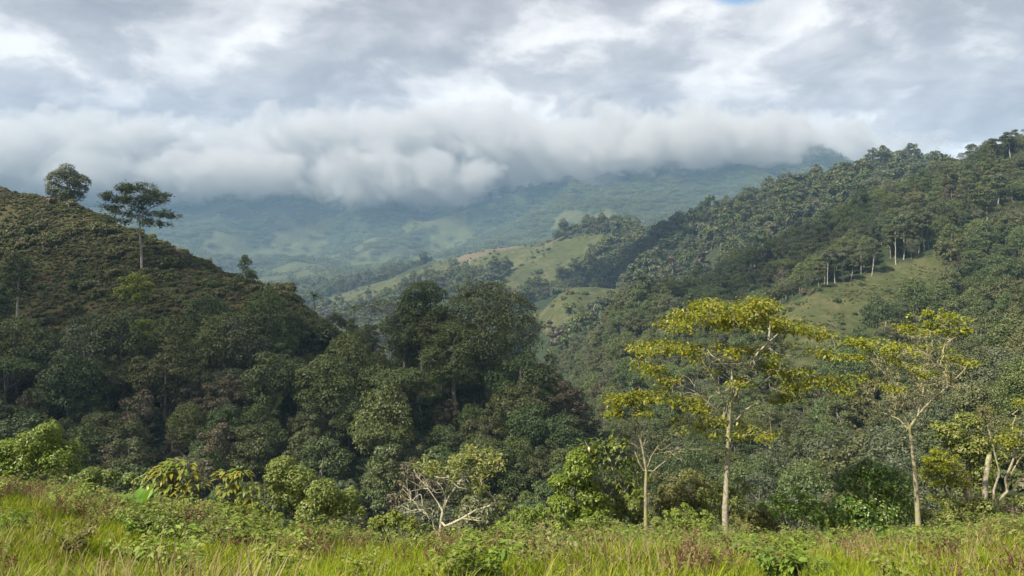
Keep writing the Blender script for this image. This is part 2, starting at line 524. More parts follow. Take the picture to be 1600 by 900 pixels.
M = {
    'dark': leaf_mat('leaf_dark_green', [(0.042, 0.072, 0.024), (0.064, 0.104, 0.031), (0.098, 0.140, 0.048)], 0.2, hue=0.472, hv=0.04),
    'mid': leaf_mat('leaf_mid_green', [(0.056, 0.096, 0.026), (0.084, 0.134, 0.036), (0.120, 0.170, 0.055)], 0.22, hue=0.472, hv=0.04),
    'olive': leaf_mat('leaf_olive', [(0.064, 0.078, 0.026), (0.094, 0.106, 0.036), (0.138, 0.142, 0.056)], 0.2),
    'brown': leaf_mat('leaf_brownish', [(0.078, 0.070, 0.036), (0.110, 0.096, 0.050), (0.155, 0.130, 0.078)], 0.15),
    'grey': leaf_mat('leaf_grey_green', [(0.056, 0.082, 0.042), (0.086, 0.116, 0.058), (0.130, 0.156, 0.082)], 0.2, hue=0.472, hv=0.04),
    'pale': leaf_mat('leaf_pale_green', [(0.075, 0.105, 0.040), (0.105, 0.135, 0.050), (0.15, 0.17, 0.07)], 0.25, hue=0.472, hv=0.04),
    'darkolive': leaf_mat('leaf_dark_olive', [(0.048, 0.070, 0.024), (0.074, 0.098, 0.033), (0.118, 0.134, 0.053)], 0.2, hue=0.472, hv=0.04),
    'scrub': leaf_mat('leaf_scrub', [(0.085, 0.100, 0.032), (0.125, 0.135, 0.045), (0.175, 0.160, 0.070)], 0.25),
    'lime': leaf_mat('leaf_lime', [(0.11, 0.16, 0.02), (0.17, 0.22, 0.025), (0.24, 0.28, 0.04)], 0.3),
    'bark': bark_mat('bark_forest', (0.10, 0.085, 0.065), (0.26, 0.24, 0.20), scale=1.2),
    'bark_pale': bark_mat('bark_pale', (0.16, 0.145, 0.12), (0.36, 0.335, 0.29), scale=1.0, patch=0.45),
    # near plants
    'gold': leaf_mat('leaf_golden', [(0.12, 0.165, 0.02), (0.20, 0.235, 0.02), (0.30, 0.29, 0.022), (0.24, 0.255, 0.02), (0.34, 0.26, 0.025), (0.10, 0.155, 0.02), (0.18, 0.215, 0.02)], 0.35, 0.4, 0.4, 0.1, hue=0.503, hv=0.008),
    'yellow': leaf_mat('leaf_yellow_green', [(0.26, 0.28, 0.02), (0.36, 0.36, 0.025), (0.18, 0.22, 0.02)], 0.35, 0.45, 0.35, 0.1, hue=0.503, hv=0.008),
    'fresh': leaf_mat('leaf_fresh_green', [(0.10, 0.17, 0.018), (0.15, 0.23, 0.025), (0.22, 0.28, 0.04)], 0.32, 0.42, 0.4, 0.15),
    'glossy': leaf_mat('leaf_glossy_green', [(0.055, 0.115, 0.016), (0.090, 0.16, 0.022), (0.15, 0.21, 0.03), (0.22, 0.24, 0.035)], 0.3, 0.35, 0.5, 0.15),
    'bush': leaf_mat('leaf_bush', [(0.09, 0.14, 0.02), (0.14, 0.19, 0.03), (0.21, 0.24, 0.055), (0.27, 0.28, 0.09)], 0.3, 0.45, 0.35, 0.15),
    'dusty': leaf_mat('leaf_dusty_olive', [(0.11, 0.12, 0.035), (0.17, 0.165, 0.05), (0.23, 0.20, 0.08)], 0.25, 0.6, 0.2, 0.15),
    'weed': leaf_mat('leaf_weed', [(0.11, 0.18, 0.02), (0.17, 0.245, 0.03), (0.25, 0.30, 0.06), (0.26, 0.25, 0.08)], 0.3, 0.55, 0.25, 0.25),
    'broad': leaf_mat('leaf_broad', [(0.09, 0.19, 0.02), (0.13, 0.25, 0.03), (0.17, 0.29, 0.04)], 0.35, 0.35, 0.45, 0.3),
    'grass': leaf_mat('grass_blade', [(0.12, 0.18, 0.008), (0.19, 0.25, 0.010), (0.26, 0.31, 0.012), (0.32, 0.33, 0.035)], 0.35, 0.6, 0.14, 0.35),
    'dry': leaf_mat('grass_dry', [(0.22, 0.18, 0.07), (0.30, 0.25, 0.11), (0.34, 0.29, 0.15)], 0.25, 0.7, 0.15, 0.3),
    'rust': leaf_mat('seed_head_rust', [(0.13, 0.065, 0.042), (0.18, 0.105, 0.065), (0.24, 0.17, 0.095)], 0.2, 0.7, 0.15, 0.3),
    'bark_lichen': bark_mat('bark_lichen', (0.10, 0.08, 0.06), (0.40, 0.36, 0.28), (0.30, 0.29, 0.13), 9.0, 0.47),
    'bark_mossy': bark_mat('bark_mossy', (0.13, 0.11, 0.075), (0.34, 0.30, 0.21), (0.30, 0.29, 0.12), 6.0, 0.48),
    'twig_pale': bark_mat('twig_pale', (0.20, 0.175, 0.13), (0.44, 0.40, 0.31), (0.36, 0.34, 0.17), 6.0, 0.45),
    'twig': bark_mat('twig_brown', (0.07, 0.05, 0.035), (0.16, 0.12, 0.085), None, 8.0),
    'moss': leaf_mat('hanging_moss', [(0.28, 0.28, 0.12), (0.36, 0.34, 0.17), (0.42, 0.38, 0.22)], 0.3, 0.8, 0.1, 0.1),
}


# ------------------------------------------------------------------ vegetation: shapes
def unit(v):
    return v / np.maximum(np.linalg.norm(v, axis=-1, keepdims=True), 1e-9)


def rand_unit(r, n):
    return unit(r.normal(size=(n, 3)))


class Geo:
    """collects vertices and faces of one mesh"""
    def __init__(s):
        s.v, s.t, s.q, s.n = [], [], [], 0

    def add(s, v, t=None, q=None):
        s.v.append(np.asarray(v, np.float32))
        if t is not None and len(t):
            s.t.append(np.asarray(t) + s.n)
        if q is not None and len(q):
            s.q.append(np.asarray(q) + s.n)
        s.n += len(v)

    def mesh(s, name, mat, smooth=False):
        return mesh_np(name, np.concatenate(s.v), np.concatenate(s.t) if s.t else None, np.concatenate(s.q) if s.q else None, mat, smooth)


def diamonds(g, Pt, t, nrm, L, W):
    """one four-cornered leaf per point"""
    b = unit(np.cross(nrm, t))
    L = L[:, None]
    W = W[:, None]
    n = len(Pt)
    v = np.stack([Pt, Pt + t * L * 0.5 + b * W * 0.5, Pt + t * L - nrm * L * 0.12, Pt + t * L * 0.5 - b * W * 0.5], 1).reshape(-1, 3)
    i = np.arange(n)[:, None] * 4
    g.add(v, q=i + np.array([[0, 1, 2, 3]]))


def leaves(g, Pt, t, nrm, L, W, fold=0.12, droop=0.25):
    """one leaf per point: blade folded along the midrib, tip bent down"""
    b = unit(np.cross(nrm, t))
    nrm = unit(np.cross(t, b))
    L = L[:, None]
    W = W[:, None]
    n = len(Pt)
    v = np.stack([Pt, Pt + t * L * 0.38 + b * W * 0.5 + nrm * W * fold, Pt + t * L * 0.42, Pt + t * L * 0.38 - b * W * 0.5 + nrm * W * fold, Pt + t * L * 0.97 - nrm * L * droop], 1).reshape(-1, 3)
    i = np.arange(n)[:, None] * 5
    tr = np.concatenate([i + np.array([[0, 2, 1]]), i + np.array([[0, 3, 2]]), i + np.array([[1, 2, 4]]), i + np.array([[2, 3, 4]])])
    g.add(v, t=tr)


def tube(g, pts, rad, sides=6):
    pts = np.asarray(pts, float)
    rad = np.asarray(rad, float)
    n = len(pts)
    d = np.gradient(pts, axis=0)
    d = unit(d)
    ref = np.array([0.31, 0.95, 0.05]) if abs(d[0][2]) > 0.7 else np.array([0.05, 0.1, 1.0])
    u = unit(np.cross(d, ref))
    w = np.cross(d, u)
    a = np.arange(sides) * 2 * math.pi / sides
    v = pts[:, None] + rad[:, None, None] * (np.cos(a)[None, :, None] * u[:, None] + np.sin(a)[None, :, None] * w[:, None])
    v = v.reshape(-1, 3)
    q = []
    i0 = np.arange(n - 1)[:, None] * sides
    k = np.arange(sides)[None]
    k2 = (k + 1) % sides
    q = np.stack([i0 + k, i0 + k2, i0 + sides + k2, i0 + sides + k], -1).reshape(-1, 4)
    g.add(v, q=q)


def crown_lobes(r, n, shape):
    """lobe centres and radii of a crown of unit half-width, base near z=0"""
    out = []
    for k in range(n):
        a = r.uniform(0, 2 * math.pi)
        if shape == 'dome':
            e = math.asin(r.uniform(-0.85, 1.0))
            rr = r.uniform(0.55, 0.82)
            c = (rr * math.cos(e) * math.cos(a), rr * math.cos(e) * math.sin(a), 1.05 + 1.05 * rr * math.sin(e))
            q = r.uniform(0.20, 0.34)
        elif shape == 'tall':
            h = r.uniform(0, 1)
            w = 0.75 * math.sqrt(max(0.05, 1 - (h * 1.5 - 0.6) ** 2))
            rr = w * r.uniform(0.6, 1.0)
            c = (rr * math.cos(a), rr * math.sin(a), 0.3 + 2.0 * h)
            q = r.uniform(0.20, 0.34)
        elif shape == 'flat':
            rr = math.sqrt(r.uniform(0, 1)) * 0.85
            c = (rr * math.cos(a), rr * math.sin(a), 0.55 - 0.30 * rr + r.uniform(-0.08, 0.08))
            q = r.uniform(0.13, 0.24)
        elif shape == 'cone':
            h = r.uniform(0, 1)
            rr = (1 - h) * 0.65 * r.uniform(0.7, 1) + 0.05
            c = (rr * math.cos(a), rr * math.sin(a), 0.25 + 1.9 * h)
            q = 0.16 + 0.2 * (1 - h)
        else:   # broken: open crown of separate clumps
            e = math.asin(r.uniform(-0.8, 1.0))
            rr = r.uniform(0.35, 0.95)
            c = (rr * math.cos(e) * math.cos(a), rr * math.cos(e) * math.sin(a), 1.0 + 1.1 * rr * math.sin(e))
            q = r.uniform(0.13, 0.25)
        out.append((*c, q))
    return np.array(out)


def leaf_crown(g, lobes, n, leaf, r, flat=0.75, quad=True, asp=0.62, sag=0.35, inner=0.82):
    w = lobes[:, 3] ** 2
    k = r.choice(len(lobes), n, p=w / w.sum())
    d = rand_unit(r, n)
    d[:, 2] = np.where(r.uniform(size=n) < 0.6, np.abs(d[:, 2]), d[:, 2])
    rad = lobes[k, 3] * (0.72 + 0.36 * r.uniform(size=n) ** 0.7)
    bump = 1 + 0.22 * np.sin(d[:, 0] * 7 + k) * np.sin(d[:, 1] * 6 + 2 * k) * np.sin(d[:, 2] * 7 + 3 * k)
    Pt = lobes[k, :3] + d * (rad * bump)[:, None] * np.array([1, 1, flat])
    keep = np.ones(n, bool)
    for j in range(len(lobes)):
        dd = (Pt - lobes[j, :3]) / np.array([1, 1, flat])
        keep &= ~((np.linalg.norm(dd, axis=1) < lobes[j, 3] * inner * 0.86) & (k != j))
    Pt, d = Pt[keep], d[keep]
    m = len(Pt)
    nrm = unit(d * 0.8 + rand_unit(r, m) * 0.65 + np.array([0, 0, 0.45]))
    t = unit(np.cross(nrm, rand_unit(r, m)))
    t = unit(t + d * 0.3 - np.array([0, 0, sag]))
    L = leaf * r.uniform(0.65, 1.35, m)
    (diamonds if quad else leaves)(g, Pt, t, nrm, L, L * asp)


def limb_tree(g, r, lobes, h, rad, bow=0.05, fork=0.55, sides=6, n_limb=9):
    """trunk from z=0 to h plus limbs that reach lobes (in crown units given already scaled)"""
    k = 7
    z = np.linspace(0, 1, k)
    off = np.stack([np.cumsum(r.normal(0, bow, k)), np.cumsum(r.normal(0, bow, k)), np.zeros(k)], 1) * h * 0.15
    off -= off[0]
    pts = off + np.stack([0 * z, 0 * z, z * h], 1)
    tube(g, pts, rad * (1.15 - 0.75 * z), sides)
    pick = r.choice(len(lobes), min(n_limb, len(lobes)), replace=False)
    for j in pick:
        s = r.uniform(fork, 0.97)
        i = min(int(s * (k - 1)), k - 2)
        p0 = pts[i] + (pts[i + 1] - pts[i]) * (s * (k - 1) - i)
        p3 = lobes[j, :3]
        mid = p0 * 0.5 + p3 * 0.5 + np.array([0, 0, -0.10 * np.linalg.norm(p3 - p0)])
        tt = np.linspace(0, 1, 5)[:, None]
        c = (1 - tt) ** 2 * p0 + 2 * tt * (1 - tt) * mid + tt ** 2 * p3
        tube(g, c, rad * 0.42 * (1 - 0.75 * tt[:, 0]), 4)


def forest_proto(seed, shape, n_lobes, n_leaf, leaf, height_, half, mat, trunk=0.22, bark='bark', flat=0.75, lift=None):
    """returns (trunk mesh, crown mesh) of a tree height_ tall with a crown half wide"""
    r = np.random.default_rng(seed)
    lobes = crown_lobes(r, n_lobes, shape)
    top = (lobes[:, 2] + lobes[:, 3]).max()
    lobes[:, :4] *= half
    lobes[:, 2] += height_ - top * half
    g = Geo()
    leaf_crown(g, lobes, n_leaf, leaf, r, flat)
    cm = g.mesh('crown', M[mat])
    g = Geo()
    limb_tree(g, r, lobes, height_ - 0.55 * half, trunk)
    return g.mesh('trunk', M[bark], True), cm


_gn = {}


def scatter(name, protos, pts, rot, scl, idx, kind='stuff'):
    """one object that draws a prototype mesh at every point (rot: euler xyz, scl: scalar)"""
    col = bpy.data.collections.new(name + '_kinds')
    for k, me in enumerate(protos):
        col.objects.link(bpy.data.objects.new('%s_kind_%02d' % (name, k), me))
    me = bpy.data.meshes.new(name)
    me.vertices.add(len(pts))
    me.vertices.foreach_set('co', np.asarray(pts, np.float32).ravel())
    a = me.attributes.new('rot', 'FLOAT_VECTOR', 'POINT')
    a.data.foreach_set('vector', np.asarray(rot, np.float32).ravel())
    a = me.attributes.new('scl', 'FLOAT', 'POINT')
    a.data.foreach_set('value', np.asarray(scl, np.float32))
    a = me.attributes.new('idx', 'INT', 'POINT')
    a.data.foreach_set('value', np.asarray(idx, np.int32))
    me.update()
    o = link(name, me)
    ng = bpy.data.node_groups.new(name + '_scatter', 'GeometryNodeTree')
    ng.interface.new_socket('Geometry', in_out='INPUT', socket_type='NodeSocketGeometry')
    ng.interface.new_socket('Geometry', in_out='OUTPUT', socket_type='NodeSocketGeometry')
    N = ng.nodes
    gi, go = N.new('NodeGroupInput'), N.new('NodeGroupOutput')
    ci = N.new('GeometryNodeCollectionInfo')
    ci.inputs['Collection'].default_value = col
    ci.inputs['Separate Children'].default_value = True
    ci.inputs['Reset Children'].default_value = True
    iop = N.new('GeometryNodeInstanceOnPoints')
    iop.inputs['Pick Instance'].default_value = True

    def attr(nm, typ):
        nd = N.new('GeometryNodeInputNamedAttribute')
        nd.data_type = typ
        nd.inputs['Name'].default_value = nm
        return nd.outputs['Attribute']
    e2r = N.new('FunctionNodeEulerToRotation')
    L = ng.links.new
    L(attr('rot', 'FLOAT_VECTOR'), e2r.inputs[0])
    L(gi.outputs[0], iop.inputs['Points'])
    L(ci.outputs[0], iop.inputs['Instance'])
    L(attr('idx', 'INT'), iop.inputs['Instance Index'])
    L(e2r.outputs[0], iop.inputs['Rotation'])
    L(attr('scl', 'FLOAT'), iop.inputs['Scale'])
    L(iop.outputs[0], go.inputs[0])
    md = o.modifiers.new('scatter', 'NODES')
    md.node_group = ng
    put(o, kind=kind)
    return o

# ------------------------------------------------------------------ clouds: the bank that hides the summits, and the ones whose shadows lie on the hills
def ellipsoid(name, rad, n=32, m=16):
    bm_v = []
    for j in range(1, m):
        f = math.pi * j / m
        for i in range(n):
            a = 2 * math.pi * i / n
            bm_v.append((rad[0] * math.sin(f) * math.cos(a), rad[1] * math.sin(f) * math.sin(a), rad[2] * math.cos(f)))
    bm_v += [(0, 0, rad[2]), (0, 0, -rad[2])]
    top, bot = len(bm_v) - 2, len(bm_v) - 1
    q, t = [], []
    for j in range(m - 2):
        for i in range(n):
            k = (i + 1) % n
            q.append((j * n + i, (j + 1) * n + i, (j + 1) * n + k, j * n + k))
    for i in range(n):
        k = (i + 1) % n
        t.append((top, i, k))
        t.append((bot, (m - 2) * n + k, (m - 2) * n + i))
    return mesh_np(name, bm_v, tris=t, quads=q)


def cloud(label, loc, rad, dens, scale, cover, seed, step=1.0, aniso=0.0, alb=(0.70, 0.70, 0.71, 1)):  # low albedo greys the vapour, standing in for shade from the overcast above
    """a cloud body: scattering vapour whose density is broken up by noise"""
    m = bpy.data.materials.new('cloud_vapour')
    m.use_nodes = True
    g = NT(m.node_tree)
    tc = g.n('ShaderNodeTexCoord')
    p = tc.outputs['Object']
    q = g.vmath('DIVIDE', p, rad)
    ln = g.n('ShaderNodeVectorMath', operation='LENGTH', i={0: q}).outputs['Value']
    n = g.noise(g.vmath('ADD', p, (seed * 997.0, seed * 313.0, seed * 71.0)), scale, 7.0, 0.64, 0.5)
    v = g.math('ADD', g.math('ADD', g.math('MULTIPLY', g.math('SUBTRACT', n, 0.5), 1.6), 0.5), g.math('MULTIPLY', g.math('SUBTRACT', 1.0, ln), 0.75))
    d = g.smooth(v, cover, cover + 0.16)
    d = g.math('MULTIPLY', d, dens)
    pv = g.n('ShaderNodeVolumePrincipled', i={'Color': alb, 'Density': d, 'Anisotropy': aniso})
    g.n('ShaderNodeOutputMaterial', i={1: pv.outputs[0]})
    m.cycles.volume_step_rate = step
    me = ellipsoid('cloud', rad)
    me.materials.append(m)
    o = link('cloud', me, loc=loc)
    put(o, label, 'cloud', kind='stuff')
    return o


def build_haze():
    x0, x1, y0, y1, z0, z1 = -8200, 8200, -8200, 8200, -135, 872
    v = [(x, y, z) for z in (z0, z1) for y in (y0, y1) for x in (x0, x1)]
    me = mesh_np('haze', v, quads=[(0, 2, 3, 1), (4, 5, 7, 6), (0, 1, 5, 4), (2, 6, 7, 3), (0, 4, 6, 2), (1, 3, 7, 5)])
    m = bpy.data.materials.new('haze')
    m.use_nodes = True
    g = NT(m.node_tree)
    pv = g.n('ShaderNodeVolumePrincipled', i={'Color': (0.42, 0.68, 1.0, 1), 'Density': 0.000125, 'Anisotropy': 0.0})
    g.n('ShaderNodeOutputMaterial', i={1: pv.outputs[0]})
    me.materials.append(m)
    put(link('haze', me), kind='stuff')


build_haze()
cloud('broad bank of low grey cloud hiding the mountain summits', (-60, 3700, 620), (2300, 850, 240), 0.011, 0.0045, 0.66, 1, 0.08)
cloud('low cloud drifting behind the scrubby hill with the lone tree', (-2200, 3500, 520), (1200, 800, 300), 0.010, 0.0045, 0.62, 2, 0.1)
cloud('thin wisp of cloud hanging down below the cloud bank', (-480, 3150, 450), (560, 380, 150), 0.009, 0.0075, 0.66, 3, 0.12)
cloud('small torn cloud shred on the mountain beside the scrubby hill', (-1150, 3150, 470), (460, 350, 120), 0.009, 0.0080, 0.66, 4, 0.12)
cloud('soft cloud resting on the summit beyond the second wooded ridge', (820, 3000, 560), (640, 380, 140), 0.010, 0.0070, 0.64, 8, 0.12)


def shade_cloud(label, X, Y, rad, dens, cover, seed, alt=1000.0):
    t = alt / sd[2]
    return cloud(label, (X + sd[0] * t, Y + sd[1] * t, alt), rad, dens, 0.012, cover, seed, 0.5)


shade_cloud('cloud overhead whose shadow lies on the scrubby hill and its forest', -128, 160, (172, 78, 55), 0.011, 0.5, 5)
shade_cloud('cloud overhead whose shadow falls on the second wooded ridge', 200, 960, (130, 120, 60), 0.04, 0.58, 7)
shade_cloud('thin cloud added overhead to shade the crest of the forested hill', 165, 455, (130, 75, 45), 0.010, 0.5, 6)  # unseen cloud, added to darken the near crest against the ridge behind

# ------------------------------------------------------------------ forest
KINDS = [  # shape, lobes, leaves, leaf size, height, half width, leaf material, words
    ('dome', 40, 9000, 0.36, 12.5, 4.6, 'dark', 'dark green round-crowned'),
    ('dome', 50, 9500, 0.34, 13.0, 5.0, 'mid', 'mid green billowing'),
    ('broken', 46, 7500, 0.36, 13.5, 4.8, 'olive', 'olive loose-crowned'),
    ('tall', 40, 8500, 0.36, 15.0, 3.8, 'dark', 'dark narrow tall'),
    ('broken', 40, 6000, 0.33, 12.5, 4.4, 'brown', 'brownish thin-leaved'),
    ('dome', 46, 9000, 0.32, 12.0, 4.8, 'grey', 'grey-green rounded'),
    ('flat', 40, 6500, 0.32, 12.5, 5.2, 'mid', 'flat-topped green'),
    ('tall', 36, 8000, 0.34, 13.5, 3.6, 'olive', 'olive upright'),
    ('dome', 36, 8500, 0.36, 11.0, 4.4, 'pale', 'pale fresh green'),
]
PROTO = [forest_proto(100 + k, a[0], a[1], a[2], a[3], a[4], a[5], a[6], 0.24) for k, a in enumerate(KINDS)]
JOINED = []


def joined(tm, cm, name):
    """trunk and crown of a far tree in one mesh for the mass of the wood"""
    me = bpy.data.meshes.new(name)
    import bmesh
    bm = bmesh.new()
    bm.from_mesh(cm)
    n = len(bm.faces)
    bm.from_mesh(tm)
    bm.faces.ensure_lookup_table()
    for f in bm.faces[n:]:
        f.material_index = 1
    bm.to_mesh(me)
    bm.free()
    me.materials.append(cm.materials[0])
    me.materials.append(tm.materials[0])
    return me


def jitter_grid(x0, x1, y0, y1, s, r):
    gx, gy = np.meshgrid(np.arange(x0, x1, s), np.arange(y0, y1, s), indexing='ij')
    gx = gx + r.uniform(-0.42, 0.42, gx.shape) * s
    gy = gy + r.uniform(-0.42, 0.42, gy.shape) * s
    return gx.ravel(), gy.ravel()


LANDMARKS = [  # what a forest tree is seen next to
    (40, 560, 'under the forked pale-trunked tree'), (50, 640, 'behind the lime-green mound'), (170, 560, 'below the climber-draped yellow-green tree'), (170, 700, 'behind the low trailing bush'),
    (270, 690, 'behind the domed golden shrub'), (325, 560, 'at the upper edge of the shaded wood'), (375, 700, 'behind the drooping shrub'), (400, 560, 'below the cone-shaped tree'),
    (470, 660, 'behind the twin-domed bush'), (490, 540, 'below the ridge palms'), (590, 560, 'under the feathery flat-topped tree'), (560, 720, 'between the twin-domed bush and spreading pale tree'),
    (690, 660, 'behind the spreading pale tree'), (680, 560, 'under the tall dark rounded-head tree'), (770, 600, 'under the huge olive-crowned tree'), (830, 700, 'beside the large round-crowned dark tree'),
    (890, 600, 'at the end of the wooded spur'), (930, 680, 'behind the glossy bush'), (1050, 700, 'behind the slender half-bare tree'), (960, 540, 'under the small group of pale trunks'),
    (1080, 600, 'behind the umbrella-crowned tree'), (1180, 740, 'just past the umbrella tree trunk'), (1260, 680, 'in the valley below the hillside pasture'), (1290, 780, 'behind the round glossy bush'),
    (1370, 680, 'behind the round bush and mossy trunk'), (1440, 590, 'behind the mossy tree'), (1500, 640, 'above the yellow-leaved tree'), (1560, 560, 'above the twisted tree'), (1590, 740, 'behind the twisted tree'),
    (1520, 480, 'beside the hillside pasture'), (1400, 540, 'at the lower end of the hillside pasture'), (1250, 400, 'uphill of the pasture row of pale trunks'), (1550, 330, 'by the small upper clearing'), (1120, 470, 'on the flank of the forested hill'),
]
KEEP_OUT = []   # (x, Y, radius) round the trees that are placed by hand


def tree_thing(name, tm, cm, loc, rz, s, label, group=None, sz=None, crown='crown'):
    e = empty(name, loc)
    e.rotation_euler = (0, 0, rz)
    e.scale = (s, s, sz or s)
    link('trunk', tm, e)
    link(crown, cm, e)
    put(e, label, 'tree', group)
    return e


def near_forest():
    r = np.random.default_rng(21)
    X, Y = jitter_grid(-260, 520, 62, 560, 6.3, r)
    Z = height(X, Y)
    u = X / Y
    x = 800 + F * u
    thin = r.uniform(size=len(X)) < np.where(Y > 260, 0.80, 1.0)
    ok = (u > -0.95) & (u < 0.95) & (open_ground(X, Y, Z) == 0) & thin
    ok &= Y > np.interp(x, [-300, 0, 700, 960, 1100, 1400, 1600, 1900], [84, 84, 84, 80, 78, 76, 78, 78])
    for a, b, c in KEEP_OUT:
        ok &= np.hypot(X - a, Y - b) > c
    X, Y, Z, x = X[ok], Y[ok], Z[ok], x[ok]
    n = len(X)
    dark = (x < 960) & (Y < 260)
    pk_d = r.choice(9, n, p=[.24, .22, .15, .09, .06, .12, .05, .06, .01])
    pk_l = r.choice(9, n, p=[.14, .17, .16, .13, .04, .16, .06, .10, .04])
    kind = np.where(dark, pk_d, pk_l)
    kind = np.where((x > 1500) & (Y < 150), r.choice([5, 8, 1, 2], n), kind)
    s = np.clip(np.exp(r.normal(-0.10, 0.26, n)), 0.5, 1.42) * np.where((x > 1000) & (Y < 120), 0.8, 1.0) * np.where((x > 430) & (x < 610) & (Y > 168) & (Y < 260), np.interp(x, [430, 500, 560, 610], [0.8, 0.42, 0.5, 0.8]), 1.0)
    rz = r.uniform(0, 6.28, n)
    sink = 0.3
    # which show largest: paint discs front to back on a coarse picture
    H = np.array([k[4] for k in KINDS])[kind] * s
    Wd = np.array([k[5] for k in KINDS])[kind] * s
    order = np.argsort(Y)
    gw, gh = 800, 450
    buf = np.zeros((gh, gw), bool)
    xs = np.arange(gw) * 2.0
    for col in range(gw):    # the meadow in front
        uu = (xs[col] - 800) / F
        yy = np.linspace(10, 40, 40)
        zz = height(uu * yy, yy) + 0.5
        top = (450 - F * zz / yy).min()
        buf[int(np.clip(top / 2, 0, gh)):, col] = True
    vis = np.zeros(n)
    yy, xx = np.mgrid[0:gh, 0:gw]
    for i in order:
        cx, cyy = 800 + F * X[i] / Y[i], 450 - F * (Z[i] + H[i] - Wd[i] * 0.9) / Y[i]
        rr = F * Wd[i] / Y[i]
        x0, x1 = int(max(0, (cx - rr) / 2)), int(min(gw, (cx + rr) / 2 + 1))
        y0, y1 = int(max(0, (cyy - rr) / 2)), int(min(gh, (cyy + rr) / 2 + 1))
        if x0 >= x1 or y0 >= y1:
            continue
        m = ((xx[y0:y1, x0:x1] * 2 - cx) ** 2 + (yy[y0:y1, x0:x1] * 2 - cyy) ** 2) < rr * rr
        sub = buf[y0:y1, x0:x1]
        vis[i] = (m & ~sub).sum()
        sub |= m
    big = np.argsort(-vis)[:250]
    single = np.zeros(n, bool)
    single[big] = True
    for i in np.nonzero(single)[0]:
        cx, cyy = 800 + F * X[i] / Y[i], 450 - F * (Z[i] + H[i] * 0.7) / Y[i]
        where = min((((cx - a) ** 2 + ((cyy - b) * 1.2) ** 2), w) for a, b, w in LANDMARKS)[1]
        tm, cm = PROTO[kind[i]]
        size = 'small' if s[i] < 0.8 else 'large' if s[i] > 1.02 else 'middling'
        tree_thing('forest_tree', tm, cm, (X[i], Y[i], Z[i] - sink), rz[i], s[i], '%s %s tree %s' % (size, KINDS[kind[i]][7], where), 'forest trees ' + where, s[i] * r.uniform(0.9, 1.15))
    rest = ~single
    protos = [joined(t, c, 'wood_tree') for t, c in PROTO]
    m = rest.sum()
    rot = np.zeros((m, 3))
    rot[:, 2] = rz[rest]
    scatter('forest', protos, np.stack([X[rest], Y[rest], Z[rest] - sink], 1), rot, s[rest], kind[rest])
    print('near forest', n, 'single', single.sum())


def far_forest():
    r = np.random.default_rng(33)
    small = []
    for k, (sh, mt) in enumerate((('dome', 'dark'), ('dome', 'mid'), ('tall', 'olive'), ('dome', 'grey'), ('broken', 'brown'), ('dome', 'pale'))):
        rr = np.random.default_rng(300 + k)
        lobes = crown_lobes(rr, 14, sh)
        lobes *= 5.0
        lobes[:, 2] += 3.5
        g = Geo()
        leaf_crown(g, lobes, 900, 1.1, rr)
        cm = g.mesh('crown', M[mt])
        g = Geo()
        limb_tree(g, rr, lobes, 9, 0.22, n_limb=3, sides=4)
        small.append(joined(g.mesh('trunk', M['bark']), cm, 'far_tree'))
    X, Y = jitter_grid(-700, 1100, 545, 1750, 8.6, r)
    Z = height(X, Y)
    u = X / Y
    ok = (np.abs(u) < 0.85) & (open_ground(X, Y, Z) == 0)
    x = 800 + F * u
    wood = fbm(X / 90.0, Y / 90.0, 3) + np.where(x > 860, 0.9, 0.0)
    ok &= wood > 0.05
    X, Y, Z = X[ok], Y[ok], Z[ok]
    n = len(X)
    rot = np.zeros((n, 3))
    rot[:, 2] = r.uniform(0, 6.28, n)
    scatter('ridge_forest', small, np.stack([X, Y, Z - 0.5], 1), rot, np.clip(np.exp(r.normal(0.0, 0.36, n)), 0.45, 2.0), r.choice(6, n, p=[.16, .16, .26, .26, .08, .08]))  # leaf mix leans olive and grey-green, standing in for haze and sunlight on the ridge
    print('ridge forest', n)
    clumps = []
    for k, mt in enumerate(('dark', 'mid', 'grey', 'olive')):
        rr = np.random.default_rng(400 + k)
        c = []
        for q in range(11):
            c.append((rr.uniform(-13, 13), rr.uniform(-13, 13), rr.uniform(3, 8), rr.uniform(4, 7)))
        g = Geo()
        leaf_crown(g, np.array(c), 700, 2.2, rr)
        clumps.append(g.mesh('clump', M[mt]))
    X, Y = jitter_grid(-3300, 3300, 1650, 4500, 24, r)
    Z = height(X, Y)
    u = X / Y
    ok = (np.abs(u) < 0.85) & ((open_ground(X, Y, Z) == 0) | (r.uniform(size=len(X)) < 0.12)) & (Z < 600)
    ok &= r.uniform(size=len(X)) < np.clip(0.75 + 0.5 * fbm(X / 160.0, Y / 160.0, 3), 0.25, 1)
    X, Y, Z = X[ok], Y[ok], Z[ok]
    n = len(X)
    rot = np.zeros((n, 3))
    rot[:, 2] = r.uniform(0, 6.28, n)
    scatter('mountain_forest', clumps, np.stack([X, Y, Z - 1], 1), rot, r.uniform(0.7, 1.3, n), r.choice(4, n))
    print('mountain forest', n)

